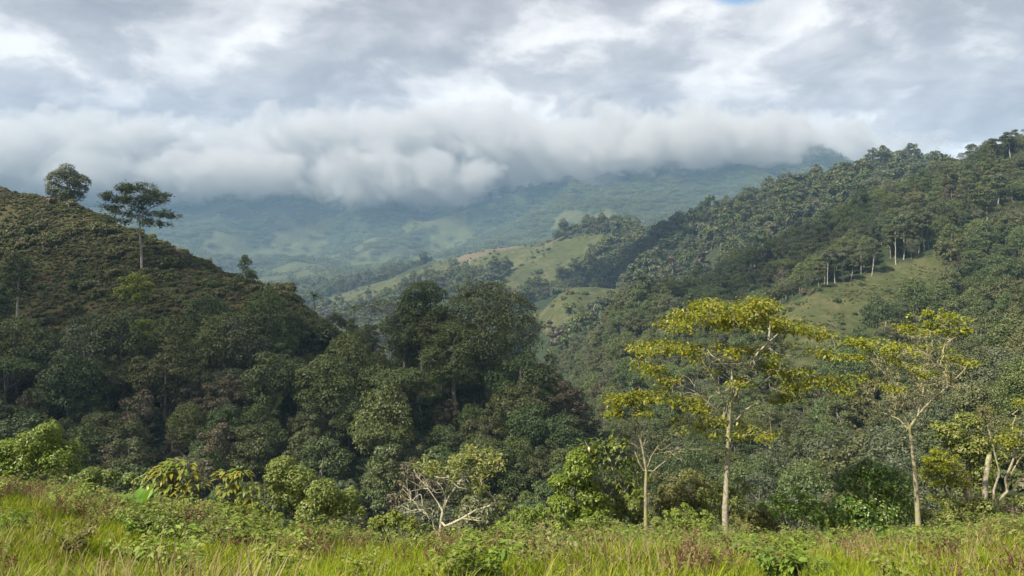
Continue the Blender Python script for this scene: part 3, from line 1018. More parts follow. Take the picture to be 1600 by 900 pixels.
# ------------------------------------------------------------------ single trees with branches that reach their leaf clusters
def grow(r, trunks, targets, first=2, lift=0.25, wob=0.05):
    """trunks: list of polylines (first one is the main stem, others start at the nearest node). targets: (n,3).
    returns list of chains [(node ids)], node positions, parents"""
    pos, par, ok = [], [], []
    chains = []
    for ti, pl in enumerate(trunks):
        pl = np.asarray(pl, float)
        seg = [pl[0]]
        for a, b in zip(pl[:-1], pl[1:]):
            m = max(1, int(np.linalg.norm(b - a) / (np.linalg.norm(pl[-1] - pl[0]) / 9 + 1e-6)))
            for q in range(1, m + 1):
                seg.append(a + (b - a) * q / m)
        seg = np.array(seg)
        if ti > 0 and np.linalg.norm(seg[0] - np.array(pos), axis=1).min() < 0.35 * np.linalg.norm(seg[-1] - seg[0]):
            prev = int(np.linalg.norm(np.array(pos) - seg[0], axis=1).argmin())
            ch = [prev]
            seg = seg[1:]
        else:
            prev = -1
            ch = []
        n = len(seg)
        for q, p in enumerate(seg):
            pos.append(p)
            par.append(prev)
            ok.append(q >= n * 0.45 or ti > 0 and q > 0)
            prev = len(pos) - 1
            ch.append(prev)
        chains.append(ch)
    base = np.array(pos[-1])
    T = np.asarray(targets, float)
    T = T[np.argsort(np.linalg.norm(T - base, axis=1))]
    tips = []
    for t in T:
        P_ = np.array(pos)
        d = t - P_
        L = np.linalg.norm(d, axis=1)
        pa = np.array(par)
        dr = unit(P_ - P_[np.maximum(pa, 0)] + 1e-6)
        cosang = (d * dr).sum(1) / np.maximum(L, 1e-6)
        cost = L * (1.75 - 0.75 * cosang) + lift * np.maximum(0, P_[:, 2] - t[2]) * 2
        cost[~np.array(ok)] = 1e9
        j = int(cost.argmin())
        n = int(np.clip(L[j] / (0.06 * np.ptp(T[:, 2]) + 1e-3), 2, 6))
        td = d[j] / max(L[j], 1e-6)
        c1 = P_[j] + unit((dr[j] * 0.6 + td)[None])[0] * L[j] * 0.45 + np.array([0, 0, 0.04 * L[j]])
        ch = [j]
        for q in range(1, n + 1):
            s = q / n
            p = (1 - s) ** 2 * P_[j] + 2 * s * (1 - s) * c1 + s * s * t
            if q < n:
                p = p + r.normal(0, wob, 3) * L[j]
            pos.append(p)
            par.append(ch[-1])
            ok.append(True)
            ch.append(len(pos) - 1)
        chains.append(ch)
        tips.append(len(pos) - 1)
    return np.array(pos), np.array(par), chains, tips


def pipe_radii(pos, par, tip_r, max_r, e=2.5):
    n = len(pos)
    acc = np.zeros(n)
    kids = np.zeros(n, int)
    for i in range(n):
        if par[i] >= 0:
            kids[par[i]] += 1
    for i in range(n - 1, -1, -1):
        if kids[i] == 0:
            acc[i] += tip_r ** e
        if par[i] >= 0:
            acc[par[i]] += acc[i] + 0.02 * tip_r ** e
    rad = acc ** (1 / e)
    return np.minimum(rad * (max_r / rad.max() if rad.max() > max_r else 1.0) if rad.max() > max_r else rad, max_r)


def cluster_pts(r, cl, Y, deep):
    """cl: (x, y, rx, ry, n) in photo pixels round depth Y"""
    out = []
    for x, y, rx, ry, n in cl:
        k = Y / F
        for q in range(n):
            v = rand_unit(r, 1)[0] * r.uniform(0.3, 1.0) ** 0.5
            c = px(x, y, Y)
            out.append(c + np.array([v[0] * rx * k, v[1] * deep * r.uniform(0.6, 1), v[2] * ry * k]))
    return np.array(out).reshape(-1, 3)


def branch_tree(name, label, Y, trunks, leafy, bare, mat, bark, leaf, per, max_r, tip_r, deep, seed, asp=0.45, droop=0.3, moss=0, first=None, crown='crown', cat='tree', mossmat='moss', quad=False, lift=0.25, wob=0.05, spread=1.0):
    r = np.random.default_rng(seed)
    b = trunks[0][0]
    X0 = (b[0] - 800) / F * Y
    z0 = float(height(np.array([X0]), np.array([Y]))[0]) - 0.06
    org = np.array([X0, Y, z0])
    tr = []
    for ti, pl in enumerate(trunks):
        w = np.array([px(q[0], q[1], Y + (q[2] if len(q) > 2 else 0)) for q in pl]) - org
        if ti == 0:
            w[0] = (0, 0, 0)
        tr.append(w)
    lt = cluster_pts(r, leafy, Y, deep) - org if leafy else np.zeros((0, 3))
    bt = cluster_pts(r, bare, Y, deep) - org if bare else np.zeros((0, 3))
    pos, par, chains, tips = grow(r, tr, np.concatenate([lt, bt]), lift=lift, wob=wob)
    rad = pipe_radii(pos, par, tip_r, max_r)
    # trunk swells a little at the foot
    e = empty(name, org)
    put(e, label, cat)
    g = Geo()
    gb = Geo()
    for ci, ch in enumerate(chains):
        rr = rad[ch].copy()
        if ci >= len(trunks) or (ci > 0 and par[ch[1]] == ch[0]):
            rr[0] = min(rr[0], rr[1] * 1.15)
        if ci == 0:
            rr[0] *= 1.35
        if ci < len(trunks):
            rr = np.maximum(rr, max_r * (0.9 if ci == 0 else 0.26) * np.linspace(1, 0.25, len(rr)))
        tube(g if ci == 0 else gb, pos[ch], rr, 10 if ci < len(trunks) else 5)
    link('trunk', g.mesh('trunk', M[bark], True), e)
    if gb.n:
        link('branches', gb.mesh('branches', M[bark], True), e)
    if len(lt):
        isleaf = np.zeros(len(pos), bool)
        lset = lt
        g = Geo()
        for tp in tips:
            p = pos[tp]
            if np.abs(lset - p).sum(1).min() > 1e-4:
                continue
            n = int(per * r.uniform(0.6, 1.4))
            dirn = unit((p - pos[par[tp]])[None])[0]
            q = p + r.normal(0, leaf * 0.75 * spread, (n, 3)) * np.array([1, 1, 0.5])
            t = unit(rand_unit(r, n) * np.array([1, 1, 0.45]) + dirn * 0.4 - np.array([0, 0, droop]))
            nr = unit(np.array([0, 0, 1.0]) + rand_unit(r, n) * 0.6)
            L = leaf * r.uniform(0.6, 1.25, n)
            (diamonds if quad else leaves)(g, q, t, nr, L, L * asp)
        link(crown, g.mesh('crown', M[mat]), e)
    if moss:
        g = Geo()
        ids = r.choice(np.nonzero(rad < max_r * 0.6)[0], moss)
        n = len(ids)
        q = pos[ids] + r.normal(0, leaf * 0.25, (n, 3))
        t = unit(rand_unit(r, n) * 0.5 - np.array([0, 0, 0.9]))
        L = leaf * r.uniform(0.35, 1.0, n)
        leaves(g, q, t, rand_unit(r, n), L, L * 0.22)
        link('hanging_moss', g.mesh('hanging_moss', M[mossmat]), e)
    return e


def bush(name, label, x, Y, lobes_px, leaf, n, mat, seed, asp=0.5, deep=1.0, stems=7, bark='twig', quad=False, flat=0.9, group=None, cat='bush', sag=0.25):
    """leafy bush: lobes_px are (x, y, radius) discs in the photograph, given depth here"""
    r = np.random.default_rng(seed)
    k = Y / F
    X0 = (x - 800) / F * Y
    z0 = float(height(np.array([X0]), np.array([Y]))[0]) - 0.05
    org = np.array([X0, Y, z0])
    L = []
    for a, b, c in lobes_px:
        for q in range(3):
            dy = r.uniform(-0.9, 1.1) * c * k * deep if q else 0.0
            L.append((*(px(a, b, Y) - org + np.array([r.uniform(-.3, .3) * c * k, dy, r.uniform(-.3, .15) * c * k])), c * k * r.uniform(0.55, 0.85)))
    # sub-clumps give the outline its unevenness
    for q in range(len(L) * 3):
        s = L[r.integers(len(L))]
        d = rand_unit(r, 1)[0]
        d[2] = abs(d[2])
        L.append((s[0] + d[0] * s[3] * 0.8, s[1] + d[1] * s[3] * 0.8, s[2] + d[2] * s[3] * 0.75, s[3] * r.uniform(0.25, 0.5)))
    L = np.array(L)
    e = empty(name, org)
    put(e, label, cat, group)
    g = Geo()
    leaf_crown(g, L, n, leaf, r, flat, quad, asp, sag, 0.75)
    link('foliage', g.mesh('foliage', M[mat]), e)
    g = Geo()
    for q in range(stems):
        t = L[r.integers(len(lobes_px) * 3)]
        p0 = np.array([r.normal(0, 0.1), r.normal(0, 0.1), -0.05])
        p1 = t[:3]
        m = p0 * 0.5 + p1 * 0.5 + np.array([0, 0, 0.12 * np.linalg.norm(p1)])
        s = np.linspace(0, 1, 6)[:, None]
        tube(g, (1 - s) ** 2 * p0 + 2 * s * (1 - s) * m + s * s * p1, 0.035 * (1 - 0.7 * s[:, 0]) * max(1, Y / 40), 5)
    link('stem', g.mesh('stem', M[bark], True), e)
    return e


def paddle_leaf(name, mat, L, W, bend=0.35, fold=0.18, wave=0.0):
    """broad leaf with a raised midrib fold, bending over along its length; grows along +X, up is +Z"""
    n = 7
    s = np.linspace(0, 1, n)
    w = W * 0.5 * np.sin(np.pi * (0.08 + 0.92 * s) ** 0.85) ** 0.8
    w[-1] = 0.0
    x = L * s * (1 - 0.12 * bend * s)
    z = -bend * L * s * s * 0.6
    v = []
    for i in range(n):
        wv = wave * math.sin(i * 2.1) * W
        v += [(x[i], w[i], z[i] + fold * w[i] + wv), (x[i], 0, z[i]), (x[i], -w[i], z[i] + fold * w[i] - wv)]
    q = []
    for i in range(n - 1):
        a = i * 3
        q += [(a, a + 1, a + 4, a + 3), (a + 1, a + 2, a + 5, a + 4)]
    me = mesh_np(name, v, quads=q, mat=mat, smooth=True)
    return me


def leaf_plant(name, label, x, Y, specs, mats, cat='plant', stem_r=0.02, lift=0.0, bark='broad'):
    """each leaf an object of its own. specs: (dx, dz, azimuth, tilt up in degrees, length, mesh) in metres from the foot"""
    X0 = (x - 800) / F * Y
    z0 = float(height(np.array([X0]), np.array([Y]))[0]) - 0.04 + lift
    e = empty(name, (X0, Y, z0))
    put(e, label, cat)
    g = Geo()
    for (dx, dy, dz, az, tilt, sc, me) in specs:
        o = link('leaf', me, e, (dx, dy, dz))
        o.rotation_euler = Matrix.Rotation(R(az), 3, 'Z').to_4x4().to_euler()
        o.rotation_euler = (Matrix.Rotation(R(az), 3, 'Z') @ Matrix.Rotation(R(-tilt), 3, 'Y')).to_euler()
        o.scale = (sc, sc, sc)
        s = np.linspace(0, 1, 5)[:, None]
        p1 = np.array([dx, dy, dz])
        m = np.array([dx * 0.25, dy * 0.25, dz * 0.7])
        tube(g, (1 - s) ** 2 * np.zeros(3) + 2 * s * (1 - s) * m + s * s * p1, np.full(5, stem_r) * (1 - 0.4 * s[:, 0]), 5)
    link('stem', g.mesh('stem', M[bark], True), e)
    return e


def near_plants():
    # the umbrella-shaped tree
    branch_tree('umbrella_tree', 'tall umbrella-crowned tree with golden green leaves on layered pale branches', 28.0,
                [[(1135, 855), (1133, 800), (1136, 740), (1137, 700), (1139, 665), (1141, 630), (1144, 590), (1146, 545)],
                 [(1137, 700), (1126, 712), (1105, 702, -0.3), (1078, 702, -0.4)],
                 [(1139, 672), (1120, 640, -.3), (1085, 612, -.5), (1040, 590, -.6)],
                 [(1140, 668), (1165, 640, .3), (1200, 622, .5), (1245, 605, .6)],
                 [(1140, 650), (1120, 600, .5), (1095, 560, .8), (1075, 530, 1.0)],
                 [(1141, 640), (1160, 590, -.4), (1185, 550, -.8), (1215, 522, -1)]],
                [(1058, 507, 20, 9, 11), (1082, 492, 22, 12, 14), (1112, 482, 24, 14, 18), (1148, 486, 28, 12, 18), (1186, 482, 22, 13, 17), (1190, 502, 40, 12, 20), (1148, 506, 45, 9, 18), (1222, 507, 24, 10, 14), (1250, 512, 22, 9, 13), (1274, 519, 13, 8, 9), (1108, 472, 10, 6, 6), (1180, 471, 12, 5, 7),
                 (1006, 546, 12, 6, 8), (1030, 544, 18, 7, 11), (1055, 541, 18, 6, 11), (1074, 550, 12, 8, 9), (1192, 551, 32, 5, 10), (1120, 545, 25, 5, 6), (1268, 547, 22, 5, 9),
                 (1008, 572, 13, 8, 9), (1034, 586, 17, 6, 8), (1220, 577, 25, 6, 10), (1256, 586, 30, 6, 12), (1296, 599, 22, 7, 12), (1238, 602, 24, 6, 9), (1235, 626, 24, 5, 8),
                 (1045, 622, 20, 6, 9), (1080, 628, 20, 6, 8), (1108, 646, 14, 6, 6), (1088, 668, 28, 5, 9), (1180, 672, 20, 8, 9), (1142, 590, 26, 6, 7), (1150, 678, 12, 6, 4)],
                [(1130, 590, 85, 40, 70), (1090, 630, 50, 22, 26), (1190, 610, 55, 22, 24), (1140, 550, 70, 18, 30)],
                'gold', 'bark_lichen', 0.165, 44, 0.15, 0.006, 2.6, 11, asp=0.42, droop=0.2, moss=260, spread=1.5)
    # slender neighbour, half of it bare
    branch_tree('slender_tree', 'slender tree, one side bare dead twigs, small leafy crown on top', 28.6,
                [[(1010, 850), (1009, 800), (1009, 760), (1010, 735), (1004, 700), (996, 668), (991, 645)],
                 [(1010, 735), (1018, 712), (1030, 695, -.2), (1045, 680, -.3)],
                 [(1010, 745), (1030, 728), (1050, 712, .3), (1072, 700, .4)],
                 [(1009, 742), (998, 722), (990, 700, .2), (984, 685, .2)]],
                [(958, 640, 14, 9, 13), (984, 624, 26, 8, 20), (1012, 618, 18, 7, 13), (998, 642, 20, 6, 9), (965, 622, 12, 5, 7)],
                [(1045, 690, 34, 26, 85), (1000, 690, 14, 22, 18), (1060, 710, 22, 12, 20)],
                'gold', 'bark_mossy', 0.16, 36, 0.11, 0.006, 1.1, 12, asp=0.42, droop=0.2, moss=60)
    # mossy tree with thin leaves
    branch_tree('mossy_tree', 'mossy pale-branched tree with sparse yellow-green leaf tufts beside the round bush', 28.0,
                [[(1437, 852), (1434, 800), (1431, 755), (1427, 715), (1423, 682), (1421, 668)],
                 [(1422, 672), (1412, 645), (1406, 615, -.3), (1394, 588, -.5), (1380, 562, -.6)],
                 [(1422, 670), (1434, 650), (1441, 620, .3), (1446, 585, .5), (1458, 540, .6)],
                 [(1422, 675), (1405, 655, .3), (1380, 645, .5), (1352, 640, .6)],
                 [(1436, 645), (1460, 622, -.3), (1485, 600, -.4), (1505, 580, -.5)]],
                [(1466, 494, 12, 8, 12), (1480, 509, 13, 9, 14), (1490, 521, 8, 5, 6), (1432, 515, 16, 7, 13), (1350, 535, 14, 7, 11), (1370, 540, 18, 9, 14), (1341, 559, 8, 5, 5), (1426, 549, 10, 5, 6), (1505, 563, 13, 6, 9), (1430, 577, 14, 5, 6), (1350, 593, 9, 5, 5), (1388, 602, 10, 7, 6), (1395, 560, 20, 8, 8), (1455, 545, 14, 8, 7)],
                [(1415, 575, 70, 45, 120), (1375, 620, 42, 25, 50), (1470, 590, 40, 28, 45), (1440, 535, 40, 25, 40)],
                'yellow', 'bark_mossy', 0.15, 26, 0.15, 0.006, 2.0, 13, asp=0.5, droop=0.15, moss=3600)
    # low spreading bare tree
    branch_tree('spreading_tree', 'low spreading tree of crooked pale branches with leaves on its upper twigs', 26.0,
                [[(687, 836), (689, 815), (692, 800), (697, 785), (704, 772), (716, 756), (732, 738)],
                 [(680, 836), (676, 815), (672, 803), (660, 791, -.2), (642, 785, -.3), (626, 772, -.4)],
                 [(692, 800), (684, 785, .2), (668, 762, .3), (655, 748, .4), (647, 735, .5)],
                 [(690, 806), (696, 780, -.2), (698, 760, -.3), (690, 742, -.4)],
                 [(690, 824), (706, 818, -.3), (722, 810, -.4), (750, 814, -.5)],
                 [(722, 810, -.4), (742, 798, -.4), (772, 788, -.3)]],
                [(665, 728, 18, 9, 15), (684, 736, 10, 6, 6), (735, 709, 12, 7, 12), (760, 715, 17, 11, 19), (776, 727, 9, 9, 10), (715, 723, 14, 9, 13), (750, 736, 18, 6, 11), (752, 760, 20, 8, 13), (774, 784, 6, 4, 4), (710, 739, 8, 6, 6)],
                [(648, 758, 24, 24, 34), (638, 788, 18, 14, 24), (738, 796, 32, 16, 34), (700, 750, 34, 22, 30), (660, 800, 22, 10, 12)],
                'bush', 'twig_pale', 0.14, 18, 0.09, 0.0075, 1.3, 14, asp=0.5, droop=0.0, moss=300, wob=0.07)
    # broad-leaved shrub behind the slender tree
    branch_tree('broad_leaved_shrub', 'shrub of large drooping green leaves leaning out behind the slender bare-twigged tree', 29.6,
                [[(972, 842), (970, 800), (965, 760), (955, 725), (945, 702)], [(968, 780), (985, 755), (998, 735)], [(957, 735), (970, 708), (982, 698)]],
                [(928, 696, 20, 7, 13), (960, 690, 18, 6, 12), (945, 711, 20, 7, 11), (985, 722, 16, 12, 14), (975, 756, 20, 14, 16), (1003, 758, 12, 10, 9), (912, 706, 8, 6, 5), (960, 785, 18, 10, 10)],
                [], 'glossy', 'bark_mossy', 0.27, 9, 0.07, 0.009, 0.8, 15, asp=0.42, droop=0.35, cat='shrub', crown='foliage')
    bush('glossy_bush', 'tall glossy green bush with small leaves next to the large-leaved shrub', 900, 28.4,
         [(900, 735, 30), (878, 758, 22), (920, 768, 25), (884, 790, 24), (940, 792, 22), (905, 712, 20), (868, 785, 14), (912, 805, 26)], 0.115, 16000, 'fresh', 21, 0.5)
    bush('round_bush', 'big round bush of glossy dark leaves with yellowish tips beside the mossy trunk', 1362, 30.0,
         [(1362, 765, 42), (1330, 790, 36), (1395, 755, 34), (1385, 795, 40), (1318, 812, 24), (1350, 820, 34), (1412, 800, 26), (1368, 738, 22)], 0.12, 19000, 'glossy', 22, 0.55)
    bush('lime_bush', 'mounded bright lime-green bush rising behind reddish dry grass', 58, 31.0,
         [(60, 692, 36), (22, 702, 30), (95, 712, 28), (78, 676, 22), (42, 722, 34), (105, 732, 26), (10, 728, 26), (-25, 712, 34)], 0.11, 20000, 'fresh', 23, 0.5)
    bush('low_hedge_bush', 'low green bush trailing down beside the lime-green mound', 170, 29.5,
         [(145, 742, 17), (172, 744, 16), (198, 748, 14), (128, 748, 16), (220, 752, 12)], 0.11, 5000, 'bush', 24, 0.5)
    bush('double_domed_bush', 'twin-domed dense bush of small yellowish green leaves', 485, 27.5,
         [(445, 727, 22), (430, 745, 18), (470, 750, 30), (508, 765, 30), (543, 781, 22), (490, 788, 30), (450, 778, 26), (560, 797, 12), (525, 795, 24), (432, 770, 18)], 0.10, 19000, 'bush', 25, 0.52)
    bush('dusty_bush', 'dusty olive bush with drying twigs behind the umbrella tree trunk', 1070, 31.5,
         [(1078, 757, 30), (1048, 774, 24), (1102, 774, 22), (1062, 797, 26), (1095, 800, 24), (1030, 792, 16)], 0.13, 8000, 'dusty', 26, 0.4)
    bush('creeper_bush', 'low leafy tangle at the foot of the broken stubs', 1545, 30.5,
         [(1480, 812, 22), (1510, 806, 24), (1555, 806, 20), (1585, 806, 24), (1605, 795, 26), (1455, 812, 20), (1530, 790, 20), (1490, 795, 18)], 0.11, 12000, 'bush', 27, 0.5)
    bush('brown_bush', 'reddish brown withered bush near the twisted tree', 1588, 30.2, [(1580, 800, 13), (1596, 796, 12), (1572, 812, 10)], 0.12, 1800, 'brown', 28, 0.45)
    bush('yellowing_bush', 'yellowing olive bush standing behind the yellow-leaved tree', 1520, 36.0,
         [(1490, 672, 22), (1512, 660, 18), (1530, 690, 22), (1470, 668, 14), (1545, 712, 22), (1530, 735, 24), (1500, 700, 22), (1540, 760, 20)], 0.15, 9000, 'bush', 29, 0.5)
    for k, (lab, x, Y, lb, mt, leaf) in enumerate((
            ('pale feathery tangle of weeds between the drooping shrub and the twin-domed bush', 362, 25.0, [(315, 806, 16), (340, 798, 16), (368, 803, 17), (398, 806, 16), (425, 815, 14)], 'weed', 0.085),
            ('low weedy bush beside the spreading pale tree', 612, 25.5, [(588, 822, 13), (612, 815, 14), (638, 822, 12)], 'weed', 0.085),
            ('light green feathery bush between the spreading pale tree and glossy bush', 828, 25.5, [(788, 826, 14), (812, 810, 16), (840, 812, 18), (868, 824, 16)], 'weed', 0.085),
            ('light green feathery bush at the foot of the glossy bush', 940, 25.8, [(900, 832, 15), (930, 824, 18), (958, 832, 16), (984, 838, 14)], 'weed', 0.085),
            ('tangled light green bush between the slender tree and umbrella tree trunks', 1068, 26.2, [(1036, 822, 18), (1066, 814, 20), (1098, 822, 18), (1080, 840, 16), (1046, 842, 14)], 'weed', 0.085),
            ('thin olive bush just past the umbrella tree trunk', 1178, 29.5, [(1165, 822, 14), (1190, 812, 13), (1205, 830, 13)], 'dusty', 0.09),
            ('high tangle of light green leaves behind the umbrella tree trunk', 1110, 30.0, [(1112, 785, 24), (1150, 778, 24), (1140, 815, 22), (1172, 815, 20)], 'bush', 0.10),
            ('leafy green thicket reaching from the umbrella tree toward the round bush', 1240, 30.5, [(1205, 805, 22), (1238, 792, 24), (1265, 805, 22), (1290, 818, 18)], 'fresh', 0.10),
            ('yellowish thicket between the glossy bush and the slender trunk', 985, 29.0, [(965, 800, 20), (990, 790, 18), (1000, 815, 18)], 'bush', 0.10),
            ('low weedy bush in front of the round bush', 1300, 27.0, [(1275, 846, 11), (1300, 842, 12), (1325, 848, 11)], 'weed', 0.085),
            ('low green bush beside the golden shrub and broad-leaved plant', 180, 25.0, [(165, 795, 13), (190, 798, 14), (205, 806, 12)], 'weed', 0.085))):
        bush('weedy_bush', lab, x, Y, [(a + dx, q + dy, c * m) for a, q, c in lb for dx, dy, m in ((0, 0, .8), (c * .7, -c * .6, .45), (-c * .6, -c * .5, .5), (c * .2, -c * 1.1, .3))], leaf, 7500, mt, 60 + k, 0.45, flat=1.0)
    branch_tree('yellow_tree', 'small leaning tree with a dense bright yellow-green crown', 32.0,
                [[(1497, 806), (1488, 788), (1478, 768), (1468, 748)], [(1478, 768), (1490, 750), (1498, 738)]],
                [(1465, 728, 18, 12, 30), (1490, 738, 16, 14, 28), (1475, 712, 14, 8, 18), (1455, 745, 10, 12, 14), (1500, 755, 10, 10, 13), (1480, 755, 16, 10, 14), (1470, 780, 16, 7, 11)],
                [], 'yellow', 'bark_lichen', 0.12, 34, 0.10, 0.008, 0.9, 31, asp=0.55, droop=0.05)
    for label, pl, mr in (('tall broken pale tree stub without leaves', [(1535, 800), (1538, 765), (1542, 735), (1546, 711)], 0.115),
                          ('short leaning pale tree stub between the yellow tree and tall stub', [(1518, 802), (1511, 778), (1504, 757)], 0.10),
                          ('very short cut stub under the yellow-leaved tree', [(1492, 806), (1486, 795), (1480, 786)], 0.09)):
        r = np.random.default_rng(int(pl[0][0]))
        Y = 32.5
        w = np.array([px(a, b, Y) for a, b in pl])
        org = w[0].copy()
        org[2] = float(height(org[:1], org[1:2])[0]) - 0.08
        w[0] = org
        w = w - org
        g = Geo()
        s = np.linspace(0, 1, 9)
        pts = np.stack([np.interp(s, np.linspace(0, 1, len(w)), w[:, k]) for k in range(3)], 1)
        pts[1:-1] += r.normal(0, 0.012, (7, 3))
        rr = mr * (1.12 - 0.3 * s) * (1 + r.normal(0, 0.05, 9))
        tube(g, np.vstack([pts, pts[-1:] + (0.01, 0, 0.03)]), np.append(rr, rr[-1] * 0.25), 9)
        for q in range(3):   # splintered top and a knot or two
            p0 = pts[-1] + np.array([r.normal(0, mr * 0.4), r.normal(0, mr * 0.4), -0.02])
            tube(g, [p0, p0 + (r.normal(0, 0.02), r.normal(0, 0.02), r.uniform(0.08, 0.2))], [mr * 0.35, 0.008], 5)
        o = link('tree_stub', g.mesh('tree_stub', M['bark_lichen'], True), loc=org)
        put(o, label, 'stub')
    branch_tree('twisted_tree', 'twisted thick-limbed tree with round yellow leaf clumps', 33.0,
                [[(1545, 800), (1560, 782), (1574, 768), (1571, 748), (1582, 722), (1590, 700), (1597, 672)], [(1574, 768), (1580, 740), (1594, 715), (1612, 700)]],
                [(1575, 688, 13, 10, 24), (1597, 631, 10, 9, 14), (1582, 672, 10, 8, 12), (1612, 690, 14, 12, 16)], [(1595, 690, 16, 20, 16)],
                'yellow', 'bark_mossy', 0.13, 14, 0.12, 0.009, 0.6, 32, asp=0.55, droop=0.05, moss=120)
    branch_tree('crooked_tree', 'thin crooked pale-stemmed tree with a small tufted crown', 33.6,
                [[(1552, 806), (1553, 765), (1562, 738), (1555, 712), (1550, 690), (1543, 665)]],
                [(1540, 645, 14, 10, 22), (1550, 660, 10, 6, 9), (1553, 690, 5, 4, 5)], [(1545, 655, 14, 12, 8)],
                'dusty', 'bark_lichen', 0.13, 12, 0.085, 0.008, 0.5, 33, asp=0.5, droop=0.05, moss=60)
    # plants with large leaves: each leaf its own piece
    r = np.random.default_rng(77)
    droop_leaf = [paddle_leaf('leaf', M['gold'], 0.30, 0.10, 0.9, 0.3), paddle_leaf('leaf', M['fresh'], 0.28, 0.09, 0.7, 0.3), paddle_leaf('leaf', M['bush'], 0.32, 0.11, 0.9, 0.3)]
    for name, label, x, Y, cl, nl in (('golden_shrub', 'domed shrub of drooping golden green leaves in front of the dark wood', 272, 26.5, [(255, 745, 22), (285, 738, 22), (270, 728, 14), (305, 760, 16), (240, 765, 16), (275, 765, 26)], 290),
                                      ('drooping_shrub', 'smaller shrub with drooping leaves beside the domed golden one', 368, 26.5, [(352, 745, 14), (375, 742, 14), (390, 765, 14), (362, 765, 14), (395, 785, 10)], 190)):
        specs = []
        X0 = (x - 800) / F * Y
        z0 = float(height(np.array([X0]), np.array([Y]))[0])
        for q in range(nl):
            a, b, c = cl[r.integers(len(cl))]
            d = rand_unit(r, 1)[0]
            d[2] = abs(d[2]) * 0.9
            d[1] = -abs(d[1]) if r.uniform() < 0.65 else d[1]
            p = px(a, b, Y) - np.array([X0, Y, z0]) + d * c * Y / F
            az = math.degrees(math.atan2(d[1], d[0])) + r.uniform(-50, 50)
            specs.append((p[0], p[1], p[2], az, r.uniform(-15, 30), r.uniform(0.7, 1.2), droop_leaf[r.integers(3)]))
        leaf_plant(name, label, x, Y, specs, None, 'shrub', 0.0035, bark='twig')
    big = [paddle_leaf('leaf', M['broad'], 0.62, 0.26, 0.35, 0.35, 0.02), paddle_leaf('leaf', M['broad'], 0.55, 0.24, 0.55, 0.30, 0.03)]
    for name, label, x, Y, sc, n in (('broadleaf_plant', 'large broad-leaved plant in the grass below the golden shrub', 222, 24.0, 1.35, 9),
                                     ('broadleaf_plant', 'bright low rosette of broad leaves beside the larger broad-leaved plant', 240, 21.5, 0.95, 7),
                                     ('broadleaf_plant', 'broad-leaved rosette growing close to the umbrella tree trunk', 1182, 24.5, 1.1, 10),
                                     ('broadleaf_plant', 'small upright broad-leaved plant between the umbrella tree and round bush', 1233, 28.0, 0.9, 7),
                                     ('broadleaf_plant', 'leafy broad-leaved plant against the edge of the round bush', 1278, 28.5, 1.0, 9),
                                     ('broadleaf_plant', 'broad-leaved plant under the tall broken stub', 1532, 29.0, 1.15, 10),
                                     ('broadleaf_plant', 'broad-leaved plant just beyond the mossy trunk', 1462, 29.0, 1.0, 8),
                                     ('broadleaf_plant', 'pale broad-leaved seedling in front of the slender tree', 1018, 25.0, 0.7, 6)):
        specs = []
        for q in range(n):
            az = q * 137.5 + r.uniform(-20, 20)
            h = r.uniform(0.25, 0.6) * sc
            specs.append((math.cos(R(az)) * 0.10, math.sin(R(az)) * 0.10, h, az, r.uniform(35, 80), sc * r.uniform(0.75, 1.15), big[q % 2]))
        leaf_plant(name, label, x, Y, specs, None, 'plant', 0.016)


